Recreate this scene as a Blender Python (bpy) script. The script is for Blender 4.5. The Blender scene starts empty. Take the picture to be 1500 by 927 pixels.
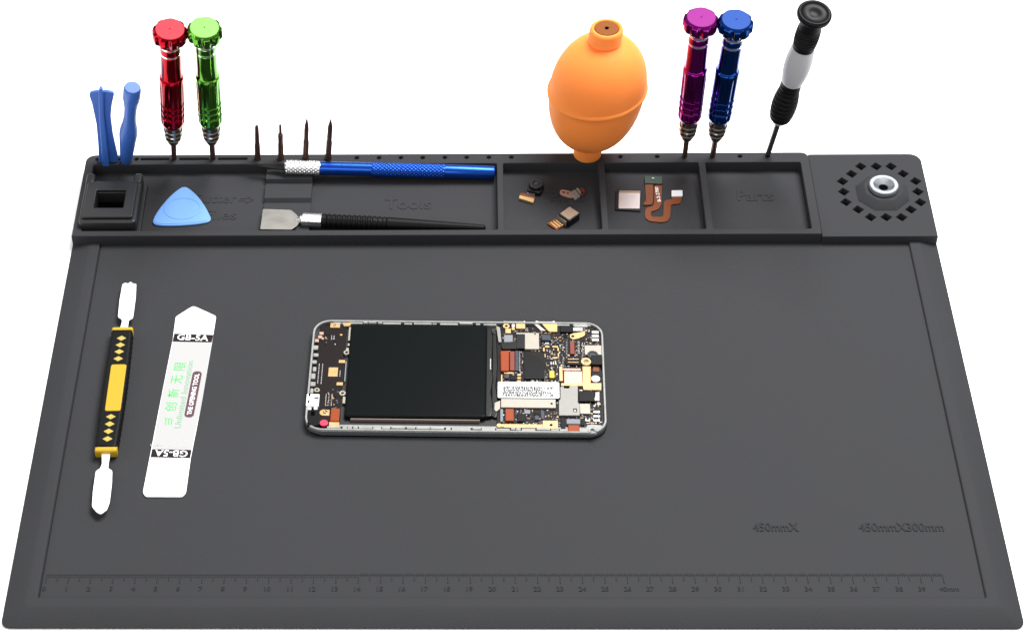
import bpy, math, random
from mathutils import Vector, Matrix, Euler, Quaternion
random.seed(7)
C = bpy.context.scene.collection
S = 0.001                                    # everything below is written in millimetres

# ------------------------------------------------------------------ camera
F_PX, CX, CY = 3133.1162, 615.7784, 463.5    # focal length and optical centre, in photo pixels (1500 x 927)
CAM_LOC = Vector((-18.5337, -570.3861, 761.4833))
CAM_ROT = Euler((0.7881, 0.0173, 0.0138), 'XYZ')
cam = bpy.data.cameras.new("camera")
cam.sensor_fit = 'HORIZONTAL'; cam.sensor_width = 36.0
cam.lens = F_PX / 1500 * 36
cam.shift_x = (750 - CX) / 1500
cam.clip_start = 0.05; cam.clip_end = 50
cam_o = bpy.data.objects.new("camera", cam); C.objects.link(cam_o)
cam_o.location = CAM_LOC * S; cam_o.rotation_euler = CAM_ROT
bpy.context.scene.camera = cam_o
RM = CAM_ROT.to_matrix()

def ray(px, py):
    return RM @ Vector(((px - CX) / F_PX, -(py - CY) / F_PX, -1.0))
def at(px, py, z=2.2):                       # where a photo pixel lies on the level plane z (mm)
    d = ray(px, py); t = (z - CAM_LOC.z) / d.z
    return CAM_LOC + d * t
def at_len(px, py, base, L):                 # point on the pixel's ray at distance L from base, the more upright one
    d = ray(px, py).normalized(); oc = CAM_LOC - base
    b = d.dot(oc); c = oc.length_squared - L * L; q = b * b - c
    if q < 0: q = 0
    r = [CAM_LOC + d * (-b + s * math.sqrt(q)) for s in (-1, 1)]
    return max(r, key=lambda p: p.z - 0.0 * p.y if abs(p.y - base.y) < 60 else -1)

# ------------------------------------------------------------------ light, world, exposure
W = bpy.data.worlds.new("World"); bpy.context.scene.world = W; W.use_nodes = True
nt = W.node_tree; bg = nt.nodes['Background']
tc = nt.nodes.new('ShaderNodeTexCoord'); sp = nt.nodes.new('ShaderNodeSeparateXYZ'); rp = nt.nodes.new('ShaderNodeValToRGB')
nt.links.new(tc.outputs['Generated'], sp.inputs[0]); nt.links.new(sp.outputs['Z'], rp.inputs[0])
rp.color_ramp.elements[0].position = 0.0; rp.color_ramp.elements[0].color = (0.40, 0.40, 0.405, 1)
rp.color_ramp.elements[1].position = 0.9; rp.color_ramp.elements[1].color = (0.44, 0.44, 0.445, 1)
nt.links.new(rp.outputs[0], bg.inputs[0]); bg.inputs[1].default_value = 1.0

def softbox(name, loc, aim, sx, sy, power, col=(1, 1, 1)):
    l = bpy.data.lights.new(name, 'AREA'); l.shape = 'RECTANGLE'; l.size = sx; l.size_y = sy
    l.energy = power; l.color = col
    o = bpy.data.objects.new(name, l); C.objects.link(o)
    o.location = loc; o.rotation_euler = (Vector(aim) - Vector(loc)).to_track_quat('-Z', 'Y').to_euler()
softbox("key_softbox", (0.45, 0.76, 1.48), (0.02, 0.15, 0), 1.1, 0.6, 60)
softbox("side_softbox", (-1.3, 0.1, 0.8), (0, 0.2, 0.03), 0.5, 1.0, 5)
softbox("front_fill", (-0.25, -1.1, 1.0), (0, 0.28, 0.04), 0.8, 0.5, 6.5)
vs = bpy.context.scene.view_settings
vs.view_transform = 'Standard'; vs.look = 'None'; vs.exposure = 0.0; vs.gamma = 1.0; vs.use_curve_mapping = False

# ------------------------------------------------------------------ materials
KEEP = ('white_table', 'orange_rubber', 'polished_white_steel', 'light_blue_plastic', 'grey_white_plastic', 'white_print', 'green_print', 'bright_steel', 'machined_silver')
def mat(name, col, rough=0.5, metal=0.0, spec=0.5, bump=0.0, bscale=900.0, var=0.0, vscale=60.0, coat=0.0, rvar=0.0, aniso=None):
    if name not in KEEP: col = tuple(c * 0.76 for c in col); spec *= 0.85
    m = bpy.data.materials.new(name); m.use_nodes = True
    n = m.node_tree.nodes; L = m.node_tree.links; b = n['Principled BSDF']
    b.inputs['Base Color'].default_value = (*col, 1); b.inputs['Roughness'].default_value = rough
    b.inputs['Metallic'].default_value = metal; b.inputs['Specular IOR Level'].default_value = spec
    b.inputs['Coat Weight'].default_value = coat
    t = n.new('ShaderNodeTexCoord')
    if var > 0 or rvar > 0:
        nz = n.new('ShaderNodeTexNoise'); nz.inputs['Scale'].default_value = vscale; nz.inputs['Detail'].default_value = 6
        L.new(t.outputs['Object'], nz.inputs['Vector'])
        if var > 0:
            mr = n.new('ShaderNodeMapRange'); mr.inputs['To Min'].default_value = 1 - var; mr.inputs['To Max'].default_value = 1 + var
            mr.inputs['From Min'].default_value = 0.25; mr.inputs['From Max'].default_value = 0.75
            L.new(nz.outputs['Fac'], mr.inputs['Value'])
            hv = n.new('ShaderNodeHueSaturation'); hv.inputs['Color'].default_value = (*col, 1)
            L.new(mr.outputs[0], hv.inputs['Value']); L.new(hv.outputs[0], b.inputs['Base Color'])
        if rvar > 0:
            m2 = n.new('ShaderNodeMapRange'); m2.inputs['To Min'].default_value = max(0.02, rough - rvar); m2.inputs['To Max'].default_value = rough + rvar
            m2.inputs['From Min'].default_value = 0.3; m2.inputs['From Max'].default_value = 0.7
            L.new(nz.outputs['Fac'], m2.inputs['Value']); L.new(m2.outputs[0], b.inputs['Roughness'])
    if bump > 0:
        nb = n.new('ShaderNodeTexNoise'); nb.inputs['Scale'].default_value = bscale; nb.inputs['Detail'].default_value = 4
        L.new(t.outputs['Object'], nb.inputs['Vector'])
        bp = n.new('ShaderNodeBump'); bp.inputs['Strength'].default_value = bump; bp.inputs['Distance'].default_value = 0.0004
        L.new(nb.outputs['Fac'], bp.inputs['Height']); L.new(bp.outputs[0], b.inputs['Normal'])
    return m
M = {}
def knurl(r0, a, n_, k, z0, z1):
    st = max(8, int((z1 - z0) / (2 * math.pi / k) * 8)); N = n_ * 8
    def fn(t, z, r):
        if z < z0 + .3 or z > z1 - .3: return r
        return r + a * (max(0, math.cos(n_ * t + k * z)) * .5 + max(0, math.cos(n_ * t - k * z)) * .5)
    return [(r0, z0 + (z1 - z0) * i / st) for i in range(st + 1)], N, fn
M['table'] = mat('white_table', (0.93, 0.93, 0.93), 0.6, spec=0.2)
RB = (0.0405, 0.0410, 0.0445)
M['rubber'] = mat('grey_silicone', RB, 0.70, spec=0.15, bump=0.28, bscale=1300, var=0.10, vscale=9, rvar=0.06)
M['relief_shade'] = mat('shaded_silicone_relief', (0.034, 0.0345, 0.038), 0.7, spec=0.1)  # mat rubber in a darker tone, painting the shading of raised marks
M['steel'] = mat('bright_steel', (0.86, 0.86, 0.87), 0.30, 1.0, rvar=0.06, vscale=120)
M['white_steel'] = mat('polished_white_steel', (0.96, 0.96, 0.96), 0.40, 0.25, rvar=0.04, vscale=80)
M['zinc'] = mat('zinc_plated_steel', (0.38, 0.40, 0.43), 0.5, 1.0, rvar=0.10, vscale=300)
M['nickel'] = mat('nickel_chuck', (0.30, 0.27, 0.23), 0.22, 1.0)
M['darksteel'] = mat('dark_bit_steel', (0.12, 0.058, 0.042), 0.42, 0.5, var=0.25, vscale=500)
M['shaft'] = mat('grey_shaft_steel', (0.22, 0.21, 0.21), 0.4, 1.0)
M['blackblade'] = mat('dark_blade', (0.05, 0.048, 0.045), 0.35, 1.0)
M['boxplastic'] = mat('black_box_plastic', (0.020, 0.020, 0.021), 0.42, spec=0.5, bump=0.06, bscale=1500)
M['silver_line'] = mat('machined_silver', (0.9, 0.9, 0.9), 0.25, 1.0)
for k, c in (('red', (0.50, 0.006, 0.02)), ('green', (0.13, 0.42, 0.045)), ('purple', (0.38, 0.016, 0.30)), ('blue', (0.014, 0.085, 0.42))):
    M[k] = mat('anodised_' + k, c, 0.14, 1.0, rvar=0.03, vscale=200)
    f_ = {'purple': .46, 'blue': .44, 'green': 1.15}.get(k, 1.0)
    M[k + '_face'] = mat('anodised_face_' + k, tuple(x * f_ + (.06 if k == 'green' else .03 if k == 'red' else 0) for x in c), 0.5, 0.7)
M['bluetool'] = mat('blue_plastic', (0.048, 0.16, 0.58), 0.40, bump=0.05, bscale=400)
M['pickblue'] = mat('light_blue_plastic', (0.155, 0.33, 0.70), 0.45)
M['orange'] = mat('orange_rubber', (0.95, 0.265, 0.048), 0.68, spec=0.3, bump=0.04, bscale=700, var=0.03)
_b = M['orange'].node_tree.nodes['Principled BSDF']; _b.inputs['Subsurface Weight'].default_value = 0.5
_b.inputs['Subsurface Radius'].default_value = (1.0, 0.45, 0.2); _b.inputs['Subsurface Scale'].default_value = 0.012
M['valve'] = mat('brown_brass_valve', (0.26, 0.068, 0.003), 0.4, spec=0.3)
M['blackplastic'] = mat('black_plastic', (0.009, 0.009, 0.010), 0.36, spec=0.32, bump=0.06, bscale=1500)
M['blackgrip'] = mat('black_rubber_grip', (0.006, 0.006, 0.006), 0.48, spec=0.13)
M['black'] = mat('matt_black', (0.008, 0.008, 0.009), 0.6)
M['hole'] = mat('recess_shade', (0.003, 0.003, 0.003), 0.9, spec=0.0)  # near-black colour standing in for the shade inside holes, bores and slots
M['whitegrey'] = mat('grey_white_plastic', (0.40, 0.40, 0.41), 0.4)
M['knifeblue'] = mat('blue_anodised_handle', (0.008, 0.075, 0.46), 0.28, 0.75)
M['bladegrey'] = mat('brushed_blade', (0.32, 0.305, 0.28), 0.42, 0.7, rvar=0.08, vscale=150)
M['yellow'] = mat('yellow_plastic', (0.62, 0.385, 0.013), 0.4)
M['paleyellow'] = mat('pale_yellow_inlay', (0.55, 0.42, 0.08), 0.45)
M['gold'] = mat('gold_contact', (0.56, 0.36, 0.155), 0.38, 0.45, rvar=0.08, vscale=500)
M['copper'] = mat('copper_pad', (0.55, 0.36, 0.28), 0.35, 0.4)
M['flex'] = mat('orange_flex', (0.20, 0.048, 0.007), 0.42, spec=0.25)
M['conn'] = mat('orange_connector', (0.32, 0.052, 0.008), 0.4, spec=0.2)
M['pinkconn'] = mat('dull_red_connector', (0.22, 0.05, 0.034), 0.45, spec=0.25)
M['can'] = mat('shield_can_metal', (0.37, 0.335, 0.28), 0.45, 0.3, var=0.04, vscale=300)
M['graycan'] = mat('grey_shield_metal', (0.26, 0.25, 0.23), 0.45, 0.3, var=0.05, vscale=300)
M['pcb'] = mat('black_circuit_board', (0.015, 0.011, 0.0105), 0.32, spec=0.12)
M['chip'] = mat('chip_black', (0.006, 0.006, 0.007), 0.36, spec=0.12)
M['chipblue'] = mat('blue_grey_component', (0.045, 0.052, 0.075), 0.3, spec=0.25)
M['battery'] = mat('battery_wrap', (0.006, 0.0075, 0.0075), 0.22, spec=0.06)
M['tape'] = mat('black_tape', (0.006, 0.006, 0.006), 0.28, spec=0.25)
M['frame'] = mat('pale_phone_frame', (0.34, 0.34, 0.32), 0.4, var=0.18, vscale=250)
M['frameside'] = mat('phone_side_metal', (0.30, 0.32, 0.33), 0.3, 0.6)
M['glass'] = mat('black_glass', (0.004, 0.004, 0.005), 0.1)
M['field'] = mat('grey_white_print', (0.53, 0.525, 0.52), 0.6, spec=0.1)
M['pale_strip'] = mat('pale_strip', (0.24, 0.17, 0.15), 0.45)
M['label'] = mat('white_label', (0.88, 0.88, 0.88), 0.5)
M['ink'] = mat('black_print', (0.02, 0.02, 0.02), 0.6)
M['band'] = mat('dark_brown_print', (0.024, 0.016, 0.018), 0.6, spec=0.1)
M['pill'] = mat('mauve_print', (0.13, 0.07, 0.085), 0.6, spec=0.1)
M['greyprint'] = mat('pale_grey_print', (0.60, 0.58, 0.57), 0.5)
M['greenprint'] = mat('green_print', (0.11, 0.52, 0.14), 0.6, spec=0.1)
M['palegreen'] = mat('pale_green_print', (0.24, 0.50, 0.27), 0.6, spec=0.1)
M['whiteprint'] = mat('white_print', (0.9, 0.9, 0.9), 0.5)
M['red_dot'] = mat('red_component', (0.75, 0.02, 0.08), 0.4)
M['ledyellow'] = mat('yellow_component', (0.90, 0.62, 0.02), 0.4)
M['solder'] = mat('solder', (0.42, 0.41, 0.39), 0.3, 0.5)
M['greenpcb'] = mat('green_circuit_board', (0.008, 0.035, 0.018), 0.35)
M['sensor'] = mat('pinkish_sensor_metal', (0.56, 0.50, 0.49), 0.45, 0.6, var=0.06, vscale=200)
M['tan'] = mat('tan_camera_back', (0.30, 0.215, 0.15), 0.5, 0.3, var=0.18, vscale=1500)
M['brownpart'] = mat('brown_component', (0.10, 0.055, 0.030), 0.4)
M['grime'] = mat('grey_foam', (0.24, 0.25, 0.28), 0.7)

# ------------------------------------------------------------------ geometry helpers
class Geo:
    def __init__(self): self.v = []; self.f = []; self.m = []
    def add(self, verts, faces, mi=0):
        o = len(self.v); self.v += [Vector(x) for x in verts]
        self.f += [tuple(i + o for i in f) for f in faces]; self.m += [mi] * len(faces); return self
    def box(self, c, s, rz=0, mi=0, top=1.0):
        hx, hy, hz = s[0] / 2, s[1] / 2, s[2] / 2; R = Matrix.Rotation(rz, 3, 'Z'); vs_ = []
        for z, k in ((-hz, 1), (hz, top)):
            for x, y in ((-hx, -hy), (hx, -hy), (hx, hy), (-hx, hy)): vs_.append(R @ Vector((x * k, y * k, z)) + Vector(c))
        return self.add(vs_, [(3, 2, 1, 0), (4, 5, 6, 7), (0, 1, 5, 4), (1, 2, 6, 5), (2, 3, 7, 6), (3, 0, 4, 7)], mi)
    def lathe(self, prof, seg=40, fn=None, mi=0, frame=None, caps=True):
        vs_ = []; fs = []; n = len(prof)
        for r, z in prof:
            for k in range(seg):
                a = 2 * math.pi * k / seg; rr = r if fn is None else fn(a, z, r)
                vs_.append(Vector((rr * math.cos(a), rr * math.sin(a), z)))
        for i in range(n - 1):
            for k in range(seg):
                k2 = (k + 1) % seg; fs.append((i * seg + k, i * seg + k2, (i + 1) * seg + k2, (i + 1) * seg + k))
        if caps:
            fs.append(tuple(range(seg - 1, -1, -1))); fs.append(tuple((n - 1) * seg + k for k in range(seg)))
        if frame is not None: vs_ = [frame @ v for v in vs_]
        return self.add(vs_, fs, mi)
    def tube(self, a, b, r0, r1=None, seg=16, mi=0):
        a, b = Vector(a), Vector(b); r1 = r0 if r1 is None else r1
        Fm = Matrix.Translation(a) @ (b - a).to_track_quat('Z', 'Y').to_matrix().to_4x4()
        return self.lathe([(r0, 0), (r1, (b - a).length)], seg, None, mi, Fm)
    def plate(self, loops, z0, z1, bev=0.0, mi=0, res=2, frame=None):
        v, f = plate_data(loops, z0, z1, bev, res)
        if frame is not None: v = [frame @ x for x in v]
        return self.add(v, f, mi)
    def move(self, fr): self.v = [fr @ v for v in self.v]; return self

def plate_data(loops, z0, z1, bev=0.0, res=2):
    cu = bpy.data.curves.new('t', 'CURVE'); cu.dimensions = '2D'; cu.fill_mode = 'BOTH'
    cu.extrude = (z1 - z0) / 2 - bev; cu.bevel_depth = bev; cu.bevel_resolution = res; cu.offset = -bev
    for lp in loops:
        s = cu.splines.new('POLY'); s.points.add(len(lp) - 1); s.use_cyclic_u = True
        for i, p in enumerate(lp): s.points[i].co = (p[0], p[1], 0, 1)
    o = bpy.data.objects.new('t', cu); me = bpy.data.meshes.new_from_object(o)
    zc = (z0 + z1) / 2
    v = [Vector((a.co.x, a.co.y, a.co.z + zc)) for a in me.vertices]; f = [tuple(p.vertices) for p in me.polygons]
    bpy.data.objects.remove(o); bpy.data.curves.remove(cu); bpy.data.meshes.remove(me)
    return v, f

def text_geo(txt, width=None, height=None, thick=0.12, bold=0.0, spacing=1.0, mi=0):
    """flat raised lettering centred on the origin, scaled to width / height in mm"""
    cu = bpy.data.curves.new('t', 'FONT'); cu.body = txt; cu.size = 1.0; cu.offset = bold; cu.space_character = spacing
    cu.align_x = 'LEFT'; cu.resolution_u = 3; cu.fill_mode = 'BOTH'; cu.extrude = 0.05
    o = bpy.data.objects.new('t', cu); me = bpy.data.meshes.new_from_object(o)
    v = [a.co.copy() for a in me.vertices]; f = [tuple(p.vertices) for p in me.polygons]
    bpy.data.objects.remove(o); bpy.data.curves.remove(cu); bpy.data.meshes.remove(me)
    g = Geo()
    if not v: return g
    x0, x1 = min(a.x for a in v), max(a.x for a in v); y0, y1 = min(a.y for a in v), max(a.y for a in v)
    sx = width / (x1 - x0) if width else None; sy = height / (y1 - y0) if height else None
    sx = sx or sy; sy = sy or sx
    return g.add([Vector(((a.x - (x0 + x1) / 2) * sx, (a.y - (y0 + y1) / 2) * sy, (a.z + 0.05) / 0.1 * thick)) for a in v], f, mi)
def put(c, ang, z=None):
    c = Vector(c)
    return Matrix.Translation((c.x, c.y, c.z if z is None else z)) @ Matrix.Rotation(ang, 4, 'Z')

def rrect(cx, cy, w, h, r, n=6, rz=0.0):
    pts = []
    for (sx, sy, a0) in ((1, 1, 0), (-1, 1, 90), (-1, -1, 180), (1, -1, 270)):
        for k in range(n + 1):
            a = math.radians(a0 + 90 * k / n)
            pts.append((sx * (w / 2 - r) + r * math.cos(a), sy * (h / 2 - r) + r * math.sin(a)))
    c, s = math.cos(rz), math.sin(rz)
    return [(cx + x * c - y * s, cy + x * s + y * c) for x, y in pts]
def circle(cx, cy, r, n=24, ry=None): return [(cx + r * math.cos(2 * math.pi * k / n), cy + (ry or r) * math.sin(2 * math.pi * k / n)) for k in range(n)]
def smooth_loop(pts, it=2):
    for _ in range(it):
        q = []
        for i in range(len(pts)):
            a, b = Vector(pts[i][:2]), Vector(pts[(i + 1) % len(pts)][:2])
            q += [tuple(a * .75 + b * .25), tuple(a * .25 + b * .75)]
        pts = q
    return pts
def rounded(pts, r, n=5):
    out = []; N = len(pts)
    for i in range(N):
        p, a, b = Vector(pts[i][:2]), Vector(pts[i - 1][:2]), Vector(pts[(i + 1) % N][:2])
        d1, d2 = (a - p), (b - p); k = min(r, d1.length * .48, d2.length * .48)
        s, e = p + d1.normalized() * k, p + d2.normalized() * k
        for j in range(n + 1):
            t = j / n; out.append(tuple(s * (1 - t) ** 2 + p * 2 * t * (1 - t) + e * t * t))
    return out
def poly(pxs, z): return [tuple(at(x, y, z)[:2]) for x, y in pxs]

def obj(name, g, mats, parent=None, smooth=35, world=True, origin=None):
    """one mesh object; geometry in world mm unless world=False (then local to the parent)"""
    org = Vector((0, 0, 0))
    if parent is not None and world: org = parent.location / S
    if origin is not None: org = Vector(origin)
    me = bpy.data.meshes.new(name)
    me.from_pydata([((v - org) * S)[:] for v in g.v], [], g.f)
    for m in (mats if isinstance(mats, (list, tuple)) else [mats]): me.materials.append(M[m] if isinstance(m, str) else m)
    me.polygons.foreach_set('material_index', g.m); me.update()
    if smooth:
        me.shade_smooth(); me.set_sharp_from_angle(angle=math.radians(smooth))
    o = bpy.data.objects.new(name, me); C.objects.link(o)
    if parent is not None:
        o.parent = parent
        sub = parent.parent is not None or parent.type == 'MESH'
        if world and parent.type == 'MESH': pass
    elif origin is not None: o.location = org * S
    return o
def sub(name, g, mats, part, root, smooth=35, world=True):
    """a sub-part: child of a part whose own frame is its root's frame"""
    o = obj(name, g, mats, root, smooth, world); o.parent = part; return o
def tag(o, label, cat, group=None, kind=None):
    if label: o['label'] = label
    if cat: o['category'] = cat
    if group: o['group'] = group
    if kind: o['kind'] = kind
    return o
def thing(name, label, cat, loc, group=None, rot=None):
    o = bpy.data.objects.new(name, None); o.empty_display_size = 0.01; C.objects.link(o)
    o.location = Vector(loc) * S
    if rot is not None: o.rotation_mode = 'QUATERNION'; o.rotation_quaternion = rot
    return tag(o, label, cat, group)

# ------------------------------------------------------------------ the table top
g = Geo(); n = 40
g.box((0, 400, -6), (6000, 6000, 12))
t = obj('tabletop', g, 'table', smooth=None); t['kind'] = 'structure'

# ------------------------------------------------------------------ the silicone work mat
WS, FL, TR, PL = 2.2, 2.6, 9.0, 7.5          # work surface, tray floor, tray rim, side plate heights
YT, YB = 246.0, 310.6                        # front and back of the tool tray
matt = thing('work_mat', 'large dark grey silicone mat with a raised tool tray and a moulded ruler', 'repair mat', (0, 0, 0))
# work surface and border
g = Geo()
g.add([(-209.8, 15.2, WS), (210.8, 15.2, WS), (210.8, YT + 3, WS), (-209.8, YT + 3, WS)], [(0, 1, 2, 3)])
obj('work_surface', g, 'rubber', matt, None)
def u_loop(off, r, z, yb=YT + 2):
    xl, xr, yf = -225.2 + off, 225.0 + off * -1, off
    pts = [(xl, yb, z)]
    for k in range(7):
        a = math.radians(180 + 90 * k / 6); pts.append((xl + r + r * math.cos(a), yf + r + r * math.sin(a), z))
    for k in range(7):
        a = math.radians(270 + 90 * k / 6); pts.append((xr - r + r * math.cos(a), yf + r + r * math.sin(a), z))
    return pts + [(xr, yb, z)]
rings = [u_loop(0.4, 4, 0.0), u_loop(0.0, 4.2, 0.35), u_loop(0.0, 4.2, 0.9), u_loop(0.5, 4, 1.3), u_loop(8.8, 2.5, 3.55), u_loop(9.5, 2.2, 3.75), u_loop(10.2, 2, 3.8),
         u_loop(13.9, 1.2, 3.8), u_loop(14.5, .9, 3.7), u_loop(14.8, .7, 3.4), u_loop(15.1, .5, 1.4), u_loop(15.6, .5, 1.4), u_loop(16.0, .5, WS - .02)]
g = Geo(); nn = len(rings[0]); vv = [p for r_ in rings for p in r_]; ff = []
for i in range(len(rings) - 1):
    for k in range(nn - 1): ff.append((i * nn + k, i * nn + k + 1, (i + 1) * nn + k + 1, (i + 1) * nn + k))
g.add(vv, ff); obj('border', g, 'rubber', matt, 40)

# tool tray: rim plate with the compartments, tool holes and slots cut through, on a solid floor
xl, xr = -224.6, 164.8
outer = []
for k in range(7):
    a = math.radians(180 - 90 * k / 6); outer.append((xl + 5 + 5 * math.cos(a), YB - 5 + 5 * math.sin(a)))
for k in range(7):
    a = math.radians(90 - 90 * k / 6); outer.append((xr - 4 + 4 * math.cos(a), YB - 4 + 4 * math.sin(a)))
outer += [(xr, YT), (xl, YT)]
CF, CB = 250.0, 302.6
def rect(x0, x1, y0=CF, y1=CB, r=1.0): return rrect((x0 + x1) / 2, (y0 + y1) / 2, x1 - x0, y1 - y0, r, 3)
loops = [outer, rect(-220, -2.6), rect(0.8, 51.6), rect(55.0, 105.5), rect(109.2, 160.0)]
HY = 307.2
slots = [(-195.1, -179.4), (-174.2, -157.9), (-153.1, -137.2)]
for a, b in slots: loops.append(rect(a, b, HY - .9, HY + .9, .4))
holes = [at(x, 233, TR).x for x in (142.6, 173, 199.7, 255, 312, 377.5, 411.5, 447.5, 480.5)] + [at(x, 230, TR).x for x in (522.5, 555, 587, 619, 651.5, 683.5, 716, 749, 860, 908.7, 962.6, 1003, 1043.8)] + [at(1083.8, 228, TR).x, at(1124.4, 228, TR).x]
for x in holes: loops.append(circle(x, HY + (.4 if x > -90 else 0), 1.25, 14))
g = Geo(); g.plate(loops, FL - .6, TR, 0.45)
obj('tool_tray', g, 'rubber', matt, 40)
g = Geo(); g.plate([rect(xl + .6, xr + .3, YT + .6, YB - .6, 4)], 0.0, FL, 0.3)
obj('tray_floor', g, 'rubber', matt, 40)
# moulded tool rest, a stepped block in the long compartment
g = Geo()
x0, x1 = at(389, 275, 5).x, at(457, 275, 5).x
prof = [(250.2, FL), (250.2, 4.4), (275.6, 4.4), (276.0, 4.1), (276.6, 3.4), (277.4, 3.4), (279.0, 5.6), (290.0, 5.4), (291.6, 3.9), (292.4, 3.9), (293.4, 6.4), (297.6, 6.6), (298.4, 5.8), (302.4, 5.8), (302.4, FL)]
np_ = len(prof); vv = [(x, y, z) for x in (x0, x1) for y, z in prof]
g.add(vv, [tuple(range(np_ - 1, -1, -1)), tuple(range(np_, 2 * np_))] + [(i, (i + 1) % np_, (i + 1) % np_ + np_, i + np_) for i in range(np_)])
obj('tool_rest', g, 'rubber', matt, 25)
# side plate with its ring of diamond holes
o2 = [(xr + .3, YT - .6), (xr + .3, YB - .1), (xr + 3, YB)]
for k in range(7):
    a = math.radians(90 - 90 * k / 6); o2.append((224.9 - 6 + 6 * math.cos(a), YB - 6 + 6 * math.sin(a)))
o2 += [(224.6, YT - .6)]
lp = [o2]
dz = [(951, 172), (1040, 172), (1126, 172), (1196, 214), (1268, 257), (1281, 318), (1296, 379), (1241, 421), (1187, 465), (1098, 465), (1008, 465), (936, 421), (865, 378), (852, 318), (845, 258), (898, 215)]
cells = []
for x, y in dz:
    p = at(1020 + x / 3.947, 200 + y / 3.947, PL); cells.append(p); q = 3.1
    lp.append([(p.x + q, p.y), (p.x, p.y + q * 1.02), (p.x - q, p.y), (p.x, p.y - q * 1.02)])
g = Geo(); g.plate(lp, 1.0, PL, 0.35); pl_o = obj('side_plate', g, 'rubber', matt, 40)
g = Geo(); g.plate([rect(xr + .5, 224, YT + .4, YB - .6, 4)], 0.05, 1.0, 0.1); obj('plate_base', g, 'hole', matt, 40)  # base coloured black to paint deep shade into the diamond holes
bc = at(1292.5, 283.5, PL)
g = Geo(); prof = [(14.6, PL - .3), (14.5, PL + .2), (10.6, PL + 3.6), (10.2, PL + 3.8), (8.4, PL + 3.8)]
g.lathe(prof, 8, frame=Matrix.Translation((bc.x, bc.y, 0)) @ Matrix.Rotation(math.radians(22.5), 4, 'Z')); obj('boss', g, 'rubber', matt, 25)
g = Geo(); z = PL + 3.8
g.lathe([(3.0, z - 2), (7.5, z - 2), (7.5, z + .6), (7.1, z + .9), (7.6, z + 1.3), (7.7, z + 2.2), (7.2, z + 2.7), (5.6, z + 2.7), (5.1, z + 2.4), (2.5, z + .5), (2.4, z + .1)], 48, frame=Matrix.Translation((bc.x, bc.y, 0)), caps=False)
mg = obj('magnet_ring', g, 'zinc', matt, 30)
g = Geo(); g.lathe([(2.5, z - .5), (2.5, z + .12)], 20, frame=Matrix.Translation((bc.x, bc.y, 0))); obj('bore_shade', g, 'hole', matt, 30)  # black disc on the closed boss, painting the shade of a bore

# ruler, raised in the mat
x_a, x_b = at(69, 841).x, at(1381, 843).x; stp = (x_b - x_a) / 400
y_r = 28.6; g = Geo(); hz = 0.28
g.box(((x_a + x_b) / 2, y_r, WS + hz / 4), (x_b - x_a, 0.22, hz / 2))
for k in range(401):
    x = x_a + k * stp; up = 1.6 if (k > 140) else 0.0
    ln = 5.0 if k % 10 == 0 else (3.6 if k % 5 == 0 else 1.7); w = 0.30 if k % 5 == 0 else 0.22
    g.box((x, y_r - ln / 2 + up / 2 * (k % 5 != 0), WS + hz / 2), (w, ln, hz))
obj('ruler_scale', g, 'relief_shade', matt, None)
g = Geo()
for k in range(41):
    tg = text_geo(str(k) if k < 40 else '40mm', None, 2.5, hz, bold=0.012)
    tg.move(put((x_a + k * 10 * stp + (1.6 if k == 40 else -.3), y_r - 8.0, WS), 0)); g.add(tg.v, tg.f)
obj('ruler_numbers', g, 'relief_shade', matt, None)
def mould(txt, px0, px1, py, h, z, m='rubber', thick=.3, bold=.01):
    a, b = at(px0, py, z), at(px1, py, z); w = (b - a).length
    tg = text_geo(txt, w, h, thick, bold).move(put((a + b) / 2, math.atan2(b.y - a.y, b.x - a.x)))
    return obj('moulded_lettering', tg, m, matt, None)
mould('450mmX', 1103, 1169, 772, 5.0, WS, 'relief_shade', .35, .012)
mould('450mmX300mm', 1258, 1382, 772, 5.0, WS, 'relief_shade', .35, .012)
mould('Tools', 564, 632, 299, 8.6, FL, bold=.02)
mould('Cutter', 281, 347, 291, 7.4, FL)
mould('Files', 300, 347, 315, 7.4, FL)
mould('Parts', 1080, 1133, 287, 8.4, FL, bold=.02)
mould('Parts', 806, 856, 288, 8.4, FL, bold=.02)
g = Geo(); c = at(361, 293, FL)
g.plate([[(c.x - 4, c.y - 1.2), (c.x, c.y - 1.2), (c.x, c.y - 3.2), (c.x + 4, c.y), (c.x, c.y + 3.2), (c.x, c.y + 1.2), (c.x - 4, c.y + 1.2)],
         [(c.x - 3.4, c.y - .6), (c.x - 3.4, c.y + .6), (c.x + .6, c.y + .6), (c.x + .6, c.y + 1.9), (c.x + 3, c.y), (c.x + .6, c.y - 1.9), (c.x + .6, c.y - .6)]], FL - .05, FL + .3)
obj('moulded_arrow', g, 'rubber', matt, None)

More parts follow.
